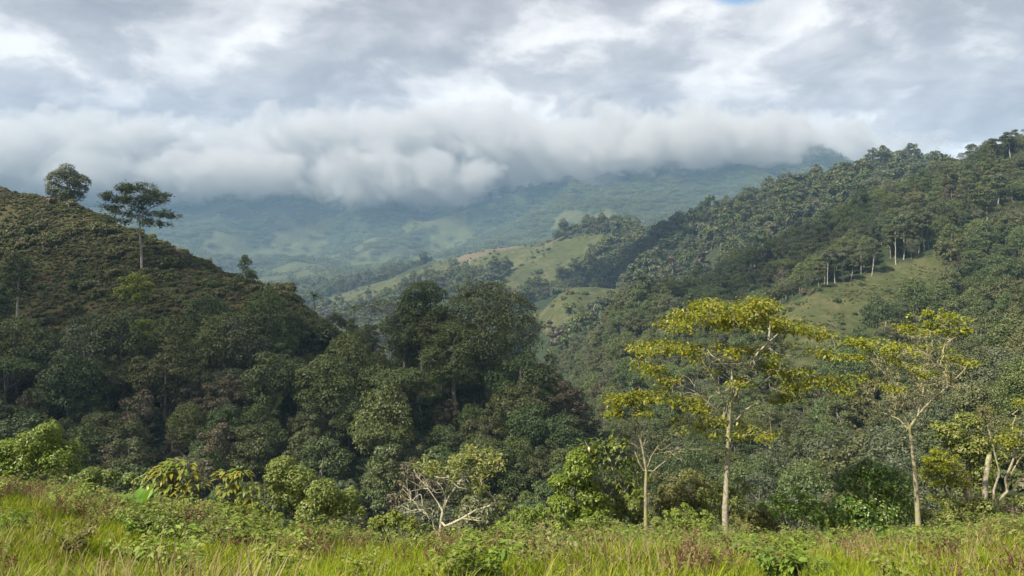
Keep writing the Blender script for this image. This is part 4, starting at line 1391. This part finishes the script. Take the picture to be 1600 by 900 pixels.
def hill_trees():
    KEEP_OUT.extend([(-103.6, 215, 9), (-145, 250, 8), (-32, 200, 8), (-25, 178, 9), (-5, 172, 10), (10, 168, 8)])
    branch_tree('lone_tree', 'tall lone tree with bare pale trunk and open umbrella crown on the scrubby hill', 214.0,
                [[(222, 432), (221, 400), (219, 370), (218, 345), (217, 322), (215, 305)], [(218, 345), (200, 330, -2), (185, 318, -3)], [(218, 340), (235, 325, 2), (255, 318, 3)], [(219, 352), (240, 345, -2), (262, 336, -3)]],
                [(215, 295, 30, 8, 40), (185, 310, 20, 8, 26), (245, 308, 20, 9, 28), (172, 325, 10, 6, 11), (262, 335, 16, 6, 18), (205, 330, 30, 10, 26), (240, 348, 22, 6, 16), (185, 345, 18, 6, 12), (215, 312, 30, 8, 26), (165, 338, 6, 5, 5)],
                [(215, 330, 35, 18, 20)], 'dark', 'bark_pale', 0.62, 60, 0.42, 0.03, 8.0, 41, asp=0.5, droop=0.1, quad=True, spread=1.3)
    branch_tree('flat_topped_tree', 'feathery flat-topped pale green tree rising from the wood beside the big dark tree', 196.0,
                [[(612, 560), (610, 530), (606, 510), (604, 498)], [(606, 512), (590, 492, -1), (580, 484, -2)], [(606, 512), (622, 490, 1), (634, 482, 2)]],
                [(605, 473, 26, 5, 44), (582, 482, 12, 4, 18), (630, 480, 12, 4, 18), (606, 484, 22, 4, 18)], [(606, 492, 20, 8, 12)],
                'pale', 'bark_pale', 0.42, 16, 0.30, 0.03, 5.5, 42, asp=0.45, droop=0.1, quad=True, spread=1.6)

    def special(seed, shape, nl, nlf, leaf, h, half, mat, x, Y, label, name='hill_tree', bark='bark', trunk=0.3):
        tm, cm = forest_proto(seed, shape, nl, nlf, leaf, h, half, mat, trunk, bark)
        X = (x - 800) / F * Y
        z = float(height(np.array([X]), np.array([Y]))[0]) - 0.4
        return tree_thing(name, tm, cm, (X, Y, z), seed * 1.3, 1.0, label)
    special(501, 'dome', 44, 17000, 0.44, 14.0, 7.0, 'grey', 105, 252, 'dense rounded tree on the crest of the scrubby hill')
    special(502, 'tall', 80, 24000, 0.46, 26.5, 6.6, 'dark', 662, 182, 'tall dark tree with a dense rounded head above the wood', trunk=0.5)
    special(503, 'dome', 120, 60000, 0.46, 30.0, 12.0, 'darkolive', 762, 176, 'huge olive-green tree with a broad billowing crown, largest in the wood', trunk=0.7)
    special(504, 'dome', 60, 18000, 0.42, 22.0, 8.0, 'mid', 712, 170, 'broad green tree tucked under the huge olive-crowned tree', trunk=0.5)
    special(508, 'dome', 60, 15000, 0.38, 20.0, 7.5, 'dark', 812, 166, 'dark bushy tree under the outer side of the huge olive-crowned tree', trunk=0.5)
    special(515, 'dome', 50, 13000, 0.42, 18.5, 6.2, 'dark', 632, 187, 'dark leafy tree pressed against the tall rounded-head tree', trunk=0.4)
    special(516, 'dome', 50, 14000, 0.42, 21.0, 6.4, 'darkolive', 690, 180, 'dense tree filling the gap between the rounded-head tree and huge olive-crowned tree', trunk=0.4)
    special(517, 'broken', 50, 13000, 0.42, 17.0, 6.2, 'darkolive', 852, 172, 'dark tree stepping down from the huge olive-crowned tree toward the valley', trunk=0.4)
    special(505, 'broken', 44, 9000, 0.38, 15.0, 5.0, 'brown', 885, 166, 'brownish tree with bare twigs at the end of the wooded spur')
    special(506, 'dome', 50, 13000, 0.32, 14.5, 7.0, 'mid', 806, 118, 'large round-crowned dark tree behind the low spreading pale tree')
    special(507, 'cone', 26, 6000, 0.34, 9.5, 4.2, 'dark', 384, 207, 'small dark cone-shaped tree on the scrubby hill')
    special(509, 'broken', 40, 6500, 0.45, 17.0, 5.0, 'lime', 212, 188, 'bright yellow-green tree draped in climbers on the scrubby hill')
    special(510, 'broken', 30, 5000, 0.45, 12.0, 4.5, 'lime', 226, 178, 'lower yellow-green tree just below the climber-draped one')
    special(511, 'tall', 40, 8500, 0.40, 21.0, 4.6, 'dark', 28, 190, 'tall dark tree with a pale trunk at the foot of the scrubby hill', bark='bark_pale', trunk=0.35)
    special(512, 'tall', 36, 7000, 0.40, 19.0, 4.0, 'dark', -6, 178, 'dark tree with a forked pale trunk beside the tall pale-trunked one', bark='bark_pale', trunk=0.4)
    special(513, 'dome', 40, 9000, 0.36, 12.0, 5.2, 'dark', 325, 186, 'dark bushy tree at the upper edge of the shaded wood')
    special(514, 'dome', 40, 9000, 0.36, 11.0, 4.8, 'dark', 130, 182, 'dusky bushy tree below the climber-draped yellow-green tree')
    # tall pale-trunked trees round the pasture
    r = np.random.default_rng(61)
    tall = []
    for k, (sh, mt) in enumerate((('broken', 'olive'), ('dome', 'grey'), ('tall', 'dark'))):
        rr = np.random.default_rng(600 + k)
        lobes = crown_lobes(rr, 26, sh) * 4.2
        lobes[:, 2] += 20 - (lobes[:, 2] + lobes[:, 3]).max()
        g = Geo()
        leaf_crown(g, lobes, 4200, 0.5, rr)
        cm = g.mesh('crown', M[mt])
        g = Geo()
        limb_tree(g, rr, lobes, 17.5, 0.25, bow=0.09, fork=0.5)
        tall.append((g.mesh('trunk', M['bark_pale'], True), cm))
    spots = [(1482, 312, 1.35, 'tallest pale-trunked tree standing alone in the hillside pasture')]
    for x, Y, s in ((1293, 338, .8), (1305, 340, .75), (1318, 342, .85), (1330, 341, .7), (1362, 345, .9), (1400, 352, .9), (1412, 354, 1.0), (1424, 356, 1.1), (1435, 357, .95), (1444, 358, 1.05), (1452, 360, .9)):
        spots.append((x, Y, s, 'pale-trunked tree in the row along the upper edge of the hillside pasture'))
    for x, Y, s in ((978, 412, 1.0), (990, 415, 1.1), (1000, 416, 1.2), (1012, 420, 1.0)):
        spots.append((x, Y, s, 'pale-trunked tree in the small group at the end of the forested hill'))
    for x, Y, s in ((1530, 372, 1.2), (1556, 395, 1.3), (1562, 400, 1.2), (1528, 360, .9)):
        spots.append((x, Y, s, 'pale-trunked tree beside the small upper clearing'))
    for x, Y, s in ((1555, 470, 1.25), (1520, 480, 1.1), (1580, 468, 1.1), (1462, 492, 1.0)):
        spots.append((x, Y, s, 'tree standing above the rest on the skyline of the forested hill'))
    spots.append((1425, 300, .75, 'dark bushy tree standing in the hillside pasture'))
    spots.append((1384, 290, .55, 'thin half-bare tree in the middle of the hillside pasture'))
    for i, (x, Y, s, lab) in enumerate(spots):
        X = (x - 800) / F * Y
        z = float(height(np.array([X]), np.array([Y]))[0]) - 0.3
        tm, cm = tall[2 if 'dark' in lab else (0 if i % 2 == 0 else 1)]
        e = tree_thing('pale_trunked_tree', tm, cm, (X, Y, z), r.uniform(0, 6.28), s, lab, None if i == 0 or i >= len(spots) - 2 else lab.replace('tree', 'trees', 1))
        e.rotation_euler = (r.normal(0, 0.05), r.normal(0, 0.05), e.rotation_euler[2])
        e.scale[2] *= r.uniform(0.75, 1.1)
    # palms
    for x, Y, h, lab in ((490, 225, 7.5, 'small palm on the ridge where the scrubby hill meets the wood'), (553, 215, 8.5, 'second small palm rising from the wood next to the ridge palm')):
        rr = np.random.default_rng(x)
        X = (x - 800) / F * Y
        top = (450 - (462 if x == 490 else 480)) / F * Y
        z = float(height(np.array([X]), np.array([Y]))[0]) - 0.3
        h = max(h, top - z)
        e = empty('palm_tree', (X, Y, z))
        put(e, lab, 'palm tree')
        g = Geo()
        tube(g, [(0, 0, 0), (0.15, 0, h * 0.4), (0.1, 0.1, h)], [0.22, 0.17, 0.14], 7)
        link('trunk', g.mesh('trunk', M['bark'], True), e)
        g = Geo()
        for q in range(18):
            az = q * 137.5
            el = rr.uniform(-20, 70)
            L = rr.uniform(2.2, 3.0)
            d = np.array([math.cos(R(az)), math.sin(R(az)), 0])
            s = np.linspace(0, 1, 14)
            pts = np.array([0.1, 0.1, h]) + d * (L * s * math.cos(R(el)))[:, None] + np.array([0, 0, 1.0]) * (L * (s * math.sin(R(el)) - 0.55 * s * s))[:, None]
            sd_ = np.cross(d, [0, 0, 1.0])
            for side in (-1, 1):
                t = unit(sd_ * side + d * 0.5 - np.array([0, 0, 0.4]))
                n_ = len(pts) - 1
                leaves(g, pts[1:], np.tile(t, (n_, 1)), np.tile([0, 0, 1.0], (n_, 1)), 0.55 * np.ones(n_), 0.14 * np.ones(n_))
            tube(g, pts, np.full(14, 0.03), 3)
        link('crown', g.mesh('crown', M['dark']), e)
    # bushes dotted over the pasture
    r = np.random.default_rng(5)
    bl = []
    for k in range(3):
        rr = np.random.default_rng(700 + k)
        g = Geo()
        lobes = crown_lobes(rr, 12, 'dome')
        lobes[:, 2] *= 0.45
        lobes[:, 2] -= 0.15
        leaf_crown(g, lobes, 500, 0.30, rr, 0.7)
        bl.append(g.mesh('pasture_bush', M['dark' if k else 'olive']))
    n = 0
    while n < 95:
        x, Y = r.uniform(1195, 1480), r.uniform(232, 335)
        X = (x - 800) / F * Y
        z = height(np.array([X]), np.array([Y]))
        if open_ground(np.array([X]), np.array([Y]), z)[0] != 1:
            continue
        if r.uniform() > 0.35 + 0.65 * (Y < 300):
            continue
        o = link('pasture_bush', bl[r.integers(3)], loc=(X, Y, float(z[0])))
        s = r.uniform(0.6, 1.7)
        o.scale = (s, s, s * r.uniform(0.7, 1.1))
        o.rotation_euler = (0, 0, r.uniform(0, 6.28))
        put(o, 'small dark bush dotted on the open hillside pasture', 'bush', 'bushes dotted over the hillside pasture')
        n += 1


# ------------------------------------------------------------------ ground cover
def scrub_cover():
    r = np.random.default_rng(91)
    protos = []
    for k, mt in enumerate(('olive', 'brown', 'mid', 'dark', 'scrub')):
        rr = np.random.default_rng(800 + k)
        lobes = crown_lobes(rr, 16, 'dome')
        lobes[:, 2] = lobes[:, 2] * 0.42 - 0.1
        lobes[:, 3] *= 0.85
        g = Geo()
        leaf_crown(g, lobes, 1100, 0.20, rr, 0.7)
        protos.append(g.mesh('scrub', M[mt]))
    X, Y = jitter_grid(-280, -30, 150, 300, 1.45, r)
    Z = height(X, Y)
    x = 800 + F * X / Y
    ok = (x < 565) & (x > -120) & (Y > scrub_line(x) - 6)
    dens = fbm(X / 9.0, Y / 9.0, 3) + 0.25 * fbm(X / 30, Y / 30, 2)
    ok &= dens > -0.75
    X, Y, Z, dens = X[ok], Y[ok], Z[ok], dens[ok]
    n = len(X)
    rot = np.zeros((n, 3))
    rot[:, 2] = r.uniform(0, 6.28, n)
    scl = np.exp(r.normal(-0.25, 0.38, n)) * (0.9 + 0.9 * np.clip(dens, -0.3, 0.9)) * 1.25
    scatter('scrub', protos, np.stack([X, Y, Z - 0.1], 1), rot, scl, r.choice(5, n, p=[.22, .12, .12, .10, .44]))
    X, Y = jitter_grid(-280, -30, 150, 300, 1.05, r)
    Z = height(X, Y)
    x = 800 + F * X / Y
    ok = (x < 565) & (x > -120) & (Y > scrub_line(x) - 6) & (fbm(X / 14.0 + 4, Y / 14.0, 3) > -0.5)
    X, Y, Z = X[ok], Y[ok], Z[ok]
    n = len(X)
    rot = np.zeros((n, 3))
    rot[:, 2] = r.uniform(0, 6.28, n)
    scatter('hill_grass', protos, np.stack([X, Y, Z - 0.05], 1), rot, r.uniform(0.3, 0.75, n), r.choice([4, 4, 4, 0, 1, 2], n))
    X, Y = jitter_grid(60, 220, 215, 385, 1.8, r)
    Z = height(X, Y)
    ok = (open_ground(X, Y, Z) == 1) & (fbm(X / 7.0, Y / 7.0, 3) > -0.1)
    X, Y, Z = X[ok], Y[ok], Z[ok]
    n = len(X)
    rot = np.zeros((n, 3))
    rot[:, 2] = r.uniform(0, 6.28, n)
    scatter('pasture_tussocks', protos, np.stack([X, Y, Z - 0.1], 1), rot, r.uniform(0.3, 0.75, n), r.choice([0, 4, 4, 2], n))
    X, Y = jitter_grid(-300, 330, 520, 1750, 9, r)
    Z = height(X, Y)
    ok = (open_ground(X, Y, Z) == 1) & (fbm(X / 40.0, Y / 40.0, 3) > 0.15) & (r.uniform(size=len(X)) < 0.5)
    X, Y, Z = X[ok], Y[ok], Z[ok]
    n = len(X)
    rot = np.zeros((n, 3))
    rot[:, 2] = r.uniform(0, 6.28, n)
    scatter('hill_shrubs', protos, np.stack([X, Y, Z - 0.2], 1), rot, np.exp(r.normal(0.6, 0.5, n)), r.choice([0, 2, 3, 4], n))
    # undergrowth that closes the wood floor
    X, Y = jitter_grid(-200, 330, 64, 330, 4.6, r)
    Z = height(X, Y)
    u = X / Y
    x = 800 + F * u
    ok = (np.abs(u) < 0.9) & (open_ground(X, Y, Z) == 0) & (r.uniform(size=len(X)) < 0.85)
    X, Y, Z = X[ok], Y[ok], Z[ok]
    n = len(X)
    rot = np.zeros((n, 3))
    rot[:, 2] = r.uniform(0, 6.28, n)
    scatter('undergrowth', protos, np.stack([X, Y, Z - 0.2], 1), rot, r.uniform(2.0, 3.6, n), r.choice(4, n, p=[.25, .1, .4, .25]))


def blade_tuft(seed, n, h0, h1, w, mat, lean=0.35, spread=0.12, head=None):
    r = np.random.default_rng(seed)
    g = Geo()
    for q in range(n):
        h = r.uniform(h0, h1)
        a = r.uniform(0, 6.28)
        b = np.array([r.normal(0, spread), r.normal(0, spread), -0.04])
        d = np.array([math.cos(a), math.sin(a), 0])
        sdv = np.array([-math.sin(a), math.cos(a), 0])
        sdv = unit((sdv + r.normal(0, .5, 3) * np.array([1, 1, 0]))[None])[0]
        ln = r.uniform(0.05, lean) * h
        bend = r.uniform(0.0, 0.5) * h
        s = np.array([0, 0.4, 0.75, 1.0])
        c = b + d * (ln * s + bend * s ** 3)[:, None] + np.array([0, 0, 1.0]) * (h * (s - 0.25 * (bend / h) * s ** 3))[:, None]
        ww = w * r.uniform(0.7, 1.3) * np.array([0.8, 1.0, 0.7])
        v = np.concatenate([np.stack([c[:3] - sdv * ww[:, None] / 2, c[:3] + sdv * ww[:, None] / 2], 1).reshape(-1, 3), c[3:]])
        g.add(v, t=[(4, 5, 6)], q=[(0, 1, 3, 2), (2, 3, 5, 4)])
    return g.mesh('tuft', M[mat])


def seed_tuft(seed, n, h0, h1, mat, headmat=None):
    r = np.random.default_rng(seed)
    g = Geo()
    for q in range(n):
        h = r.uniform(h0, h1)
        a = r.uniform(0, 6.28)
        d = np.array([math.cos(a), math.sin(a), 0])
        b = np.array([r.normal(0, .15), r.normal(0, .15), -0.04])
        s = np.linspace(0, 1, 5)
        c = b + d * (0.22 * h * s ** 2)[:, None] + np.array([0, 0, 1.0]) * (h * s)[:, None]
        tube(g, c, np.full(5, 0.004), 3)
        m = 14
        k = r.uniform(0.62, 1.0, m)
        p = b + d * (0.22 * h * k ** 2)[:, None] + np.array([0, 0, 1.0]) * (h * k)[:, None]
        leaves(g, p, unit(rand_unit(r, m) * 0.8 + np.array([0, 0, 0.6])), rand_unit(r, m), r.uniform(0.05, 0.12, m), np.full(m, 0.02))
    return g.mesh('tuft', M[mat])


def weed(seed, mat, h, n_stem, n_leaf, leaf):
    """feathery weed: arching stems with rows of small leaves"""
    r = np.random.default_rng(seed)
    g = Geo()
    for q in range(n_stem):
        a = r.uniform(0, 6.28)
        d = np.array([math.cos(a), math.sin(a), 0])
        hh = h * r.uniform(0.6, 1.1)
        out = hh * r.uniform(0.2, 0.75)
        s = np.linspace(0, 1, 7)
        c = d * (out * s ** 1.5)[:, None] + np.array([0, 0, 1.0]) * (hh * (s - 0.25 * s ** 3))[:, None]
        tube(g, c, 0.007 * (1 - 0.6 * s), 3)
        k = r.uniform(0.25, 1.0, n_leaf)
        p = d * (out * k ** 1.5)[:, None] + np.array([0, 0, 1.0]) * (hh * (k - 0.25 * k ** 3))[:, None]
        side = np.where(r.uniform(size=n_leaf) < 0.5, -1, 1)[:, None]
        t = unit(np.cross(d, [0, 0, 1.0]) * side + rand_unit(r, n_leaf) * 0.5 + d * 0.4)
        leaves(g, p + t * r.uniform(0, 0.12, (n_leaf, 1)), t, unit(np.array([0, 0, 1.0]) + rand_unit(r, n_leaf) * 0.5), leaf * r.uniform(0.6, 1.3, n_leaf), leaf * 0.5 * np.ones(n_leaf))
    return g.mesh('weed', M[mat])


def meadow():
    r = np.random.default_rng(17)
    # grass
    n = 30000
    u = r.uniform(-0.98, 0.98, n)
    Y = np.sqrt(r.uniform(5.0 ** 2, 38.0 ** 2, n))
    keep = (np.abs(u) < 0.76) | (r.uniform(size=n) < 0.3)
    X = u * Y
    X, Y = X[keep], Y[keep]
    Z = height(X, Y)
    x = 800 + F * X / Y
    pat = fbm(X / 3.0, Y / 3.0, 3)
    ok = np.ones(len(X), bool)
    X, Y, Z, x, pat = X[ok], Y[ok], Z[ok], x[ok], pat[ok]
    n = len(X)
    protos = [blade_tuft(900 + k, 34, 0.24, 0.58, 0.017, 'grass', 0.5, 0.16) for k in range(6)] + [blade_tuft(920 + k, 26, 0.35, 0.8, 0.014, 'dry', 0.6, 0.16) for k in range(2)]
    idx = r.integers(0, 6, n)
    idx = np.where(r.uniform(size=n) < 0.04 + 0.16 * np.clip(pat, 0, 1), 6 + r.integers(0, 2, n), idx)
    rot = np.stack([r.normal(0, 0.10, n), r.normal(0, 0.10, n), r.uniform(0, 6.28, n)], 1)
    scl = r.uniform(0.6, 1.2, n) * (1 + 0.35 * pat)
    scatter('grass', protos, np.stack([X, Y, Z], 1), rot, scl, idx)
    # rusty seed heads: a band along the crest and in loose drifts
    n = 5200
    u = r.uniform(-0.8, 0.8, n)
    Y = r.uniform(11, 35, n)
    X = u * Y
    x = 800 + F * u
    crest = np.interp(x, [0, 250, 500, 800, 1600], [28, 26, 25, 25, 26])
    w = np.exp(-((Y - crest) / 3.0) ** 2) * np.interp(x, [0, 240, 330, 560, 640, 1100, 1200, 1600], [.5, .45, .18, .2, .12, .15, .08, .1]) + 0.07 * (fbm(X / 2.5, Y / 2.5, 2) > 0.2)
    ok = r.uniform(size=n) < w
    X, Y = X[ok], Y[ok]
    n = len(X)
    protos = [seed_tuft(950 + k, 10, 0.6, 1.05, 'rust') for k in range(3)] + [seed_tuft(960, 10, 0.6, 1.0, 'dry')]
    rot = np.stack([r.normal(0, 0.1, n), r.normal(0, 0.1, n), r.uniform(0, 6.28, n)], 1)
    scatter('dry_grass', protos, np.stack([X, Y, height(X, Y)], 1), rot, r.uniform(0.8, 1.2, n), r.integers(0, 4, n))
    # weeds and low scrub along the crest, thickest where the photograph shows them
    n = 14000
    u = r.uniform(-0.85, 0.85, n)
    Y = r.uniform(12, 38, n)
    X = u * Y
    x = 800 + F * u
    Z = height(X, Y)
    crest = np.interp(x, [0, 150, 300, 500, 640, 820, 950, 1100, 1250, 1350, 1500, 1600], [28, 25.5, 21.5, 23, 25, 24, 22.5, 22, 24, 25.5, 24.5, 25])
    w = 1 / (1 + np.exp(-(Y - crest) / 1.0)) * np.clip((40 - Y) / 6, 0, 1)
    w = w * np.interp(x, [0, 200, 260, 420, 600, 700, 780, 1130, 1200, 1300, 1420, 1600], [.35, .5, .8, .7, .4, .5, .8, .9, .6, .4, .6, .7])
    w = w + 0.03 * (fbm(X / 2.0 + 9, Y / 2.0, 2) > 0.25)
    ok = r.uniform(size=n) < w * 0.75
    X, Y, Z = X[ok], Y[ok], Z[ok]
    n = len(X)
    protos = [weed(970, 'weed', 1.0, 9, 46, 0.09), weed(971, 'bush', 0.9, 9, 50, 0.08), weed(972, 'dusty', 1.0, 8, 42, 0.08), weed(973, 'weed', 0.7, 10, 40, 0.10), weed(974, 'rust', 0.8, 6, 30, 0.07), weed(975, 'fresh', 0.8, 9, 44, 0.11)]
    rot = np.stack([r.normal(0, 0.12, n), r.normal(0, 0.12, n), r.uniform(0, 6.28, n)], 1)
    scatter('weeds', protos, np.stack([X, Y, Z - 0.03], 1), rot, r.uniform(0.7, 1.6, n), r.choice(6, n, p=[.32, .2, .16, .16, .05, .11]))
    # a few dry brown sprigs standing in the grass
    for x, Y, h, lab in ((268, 17.5, 1.0, 'bare brown forked sprig in the grass below the broad-leaved plant'), (455, 19.5, 0.9, 'thin dry sprig in the grass in front of the twin-domed bush'), (1345, 20.0, 0.9, 'dry stalk in the grass in front of the round bush')):
        rr = np.random.default_rng(x)
        X0 = (x - 800) / F * Y
        org = np.array([X0, Y, float(height(np.array([X0]), np.array([Y]))[0]) - 0.03])
        g = Geo()
        for q in range(4):
            a = rr.uniform(-1, 1)
            s = np.linspace(0, 1, 6)
            c = np.stack([a * 0.45 * h * s ** 1.3, rr.uniform(-.2, .2) * s, h * rr.uniform(0.6, 1) * s], 1)
            tube(g, c, 0.011 * (1 - 0.7 * s), 4)
            for k in range(3):
                p = c[2 + k]
                tube(g, [p, p + (rr.uniform(-.15, .15), rr.uniform(-.1, .1), rr.uniform(.08, .2))], [0.005, 0.003], 3)
        o = link('dry_sprig', g.mesh('dry_sprig', M['twig']), loc=org)
        put(o, lab, 'weed')

hill_trees()
near_forest()
far_forest()
scrub_cover()
near_plants()
meadow()
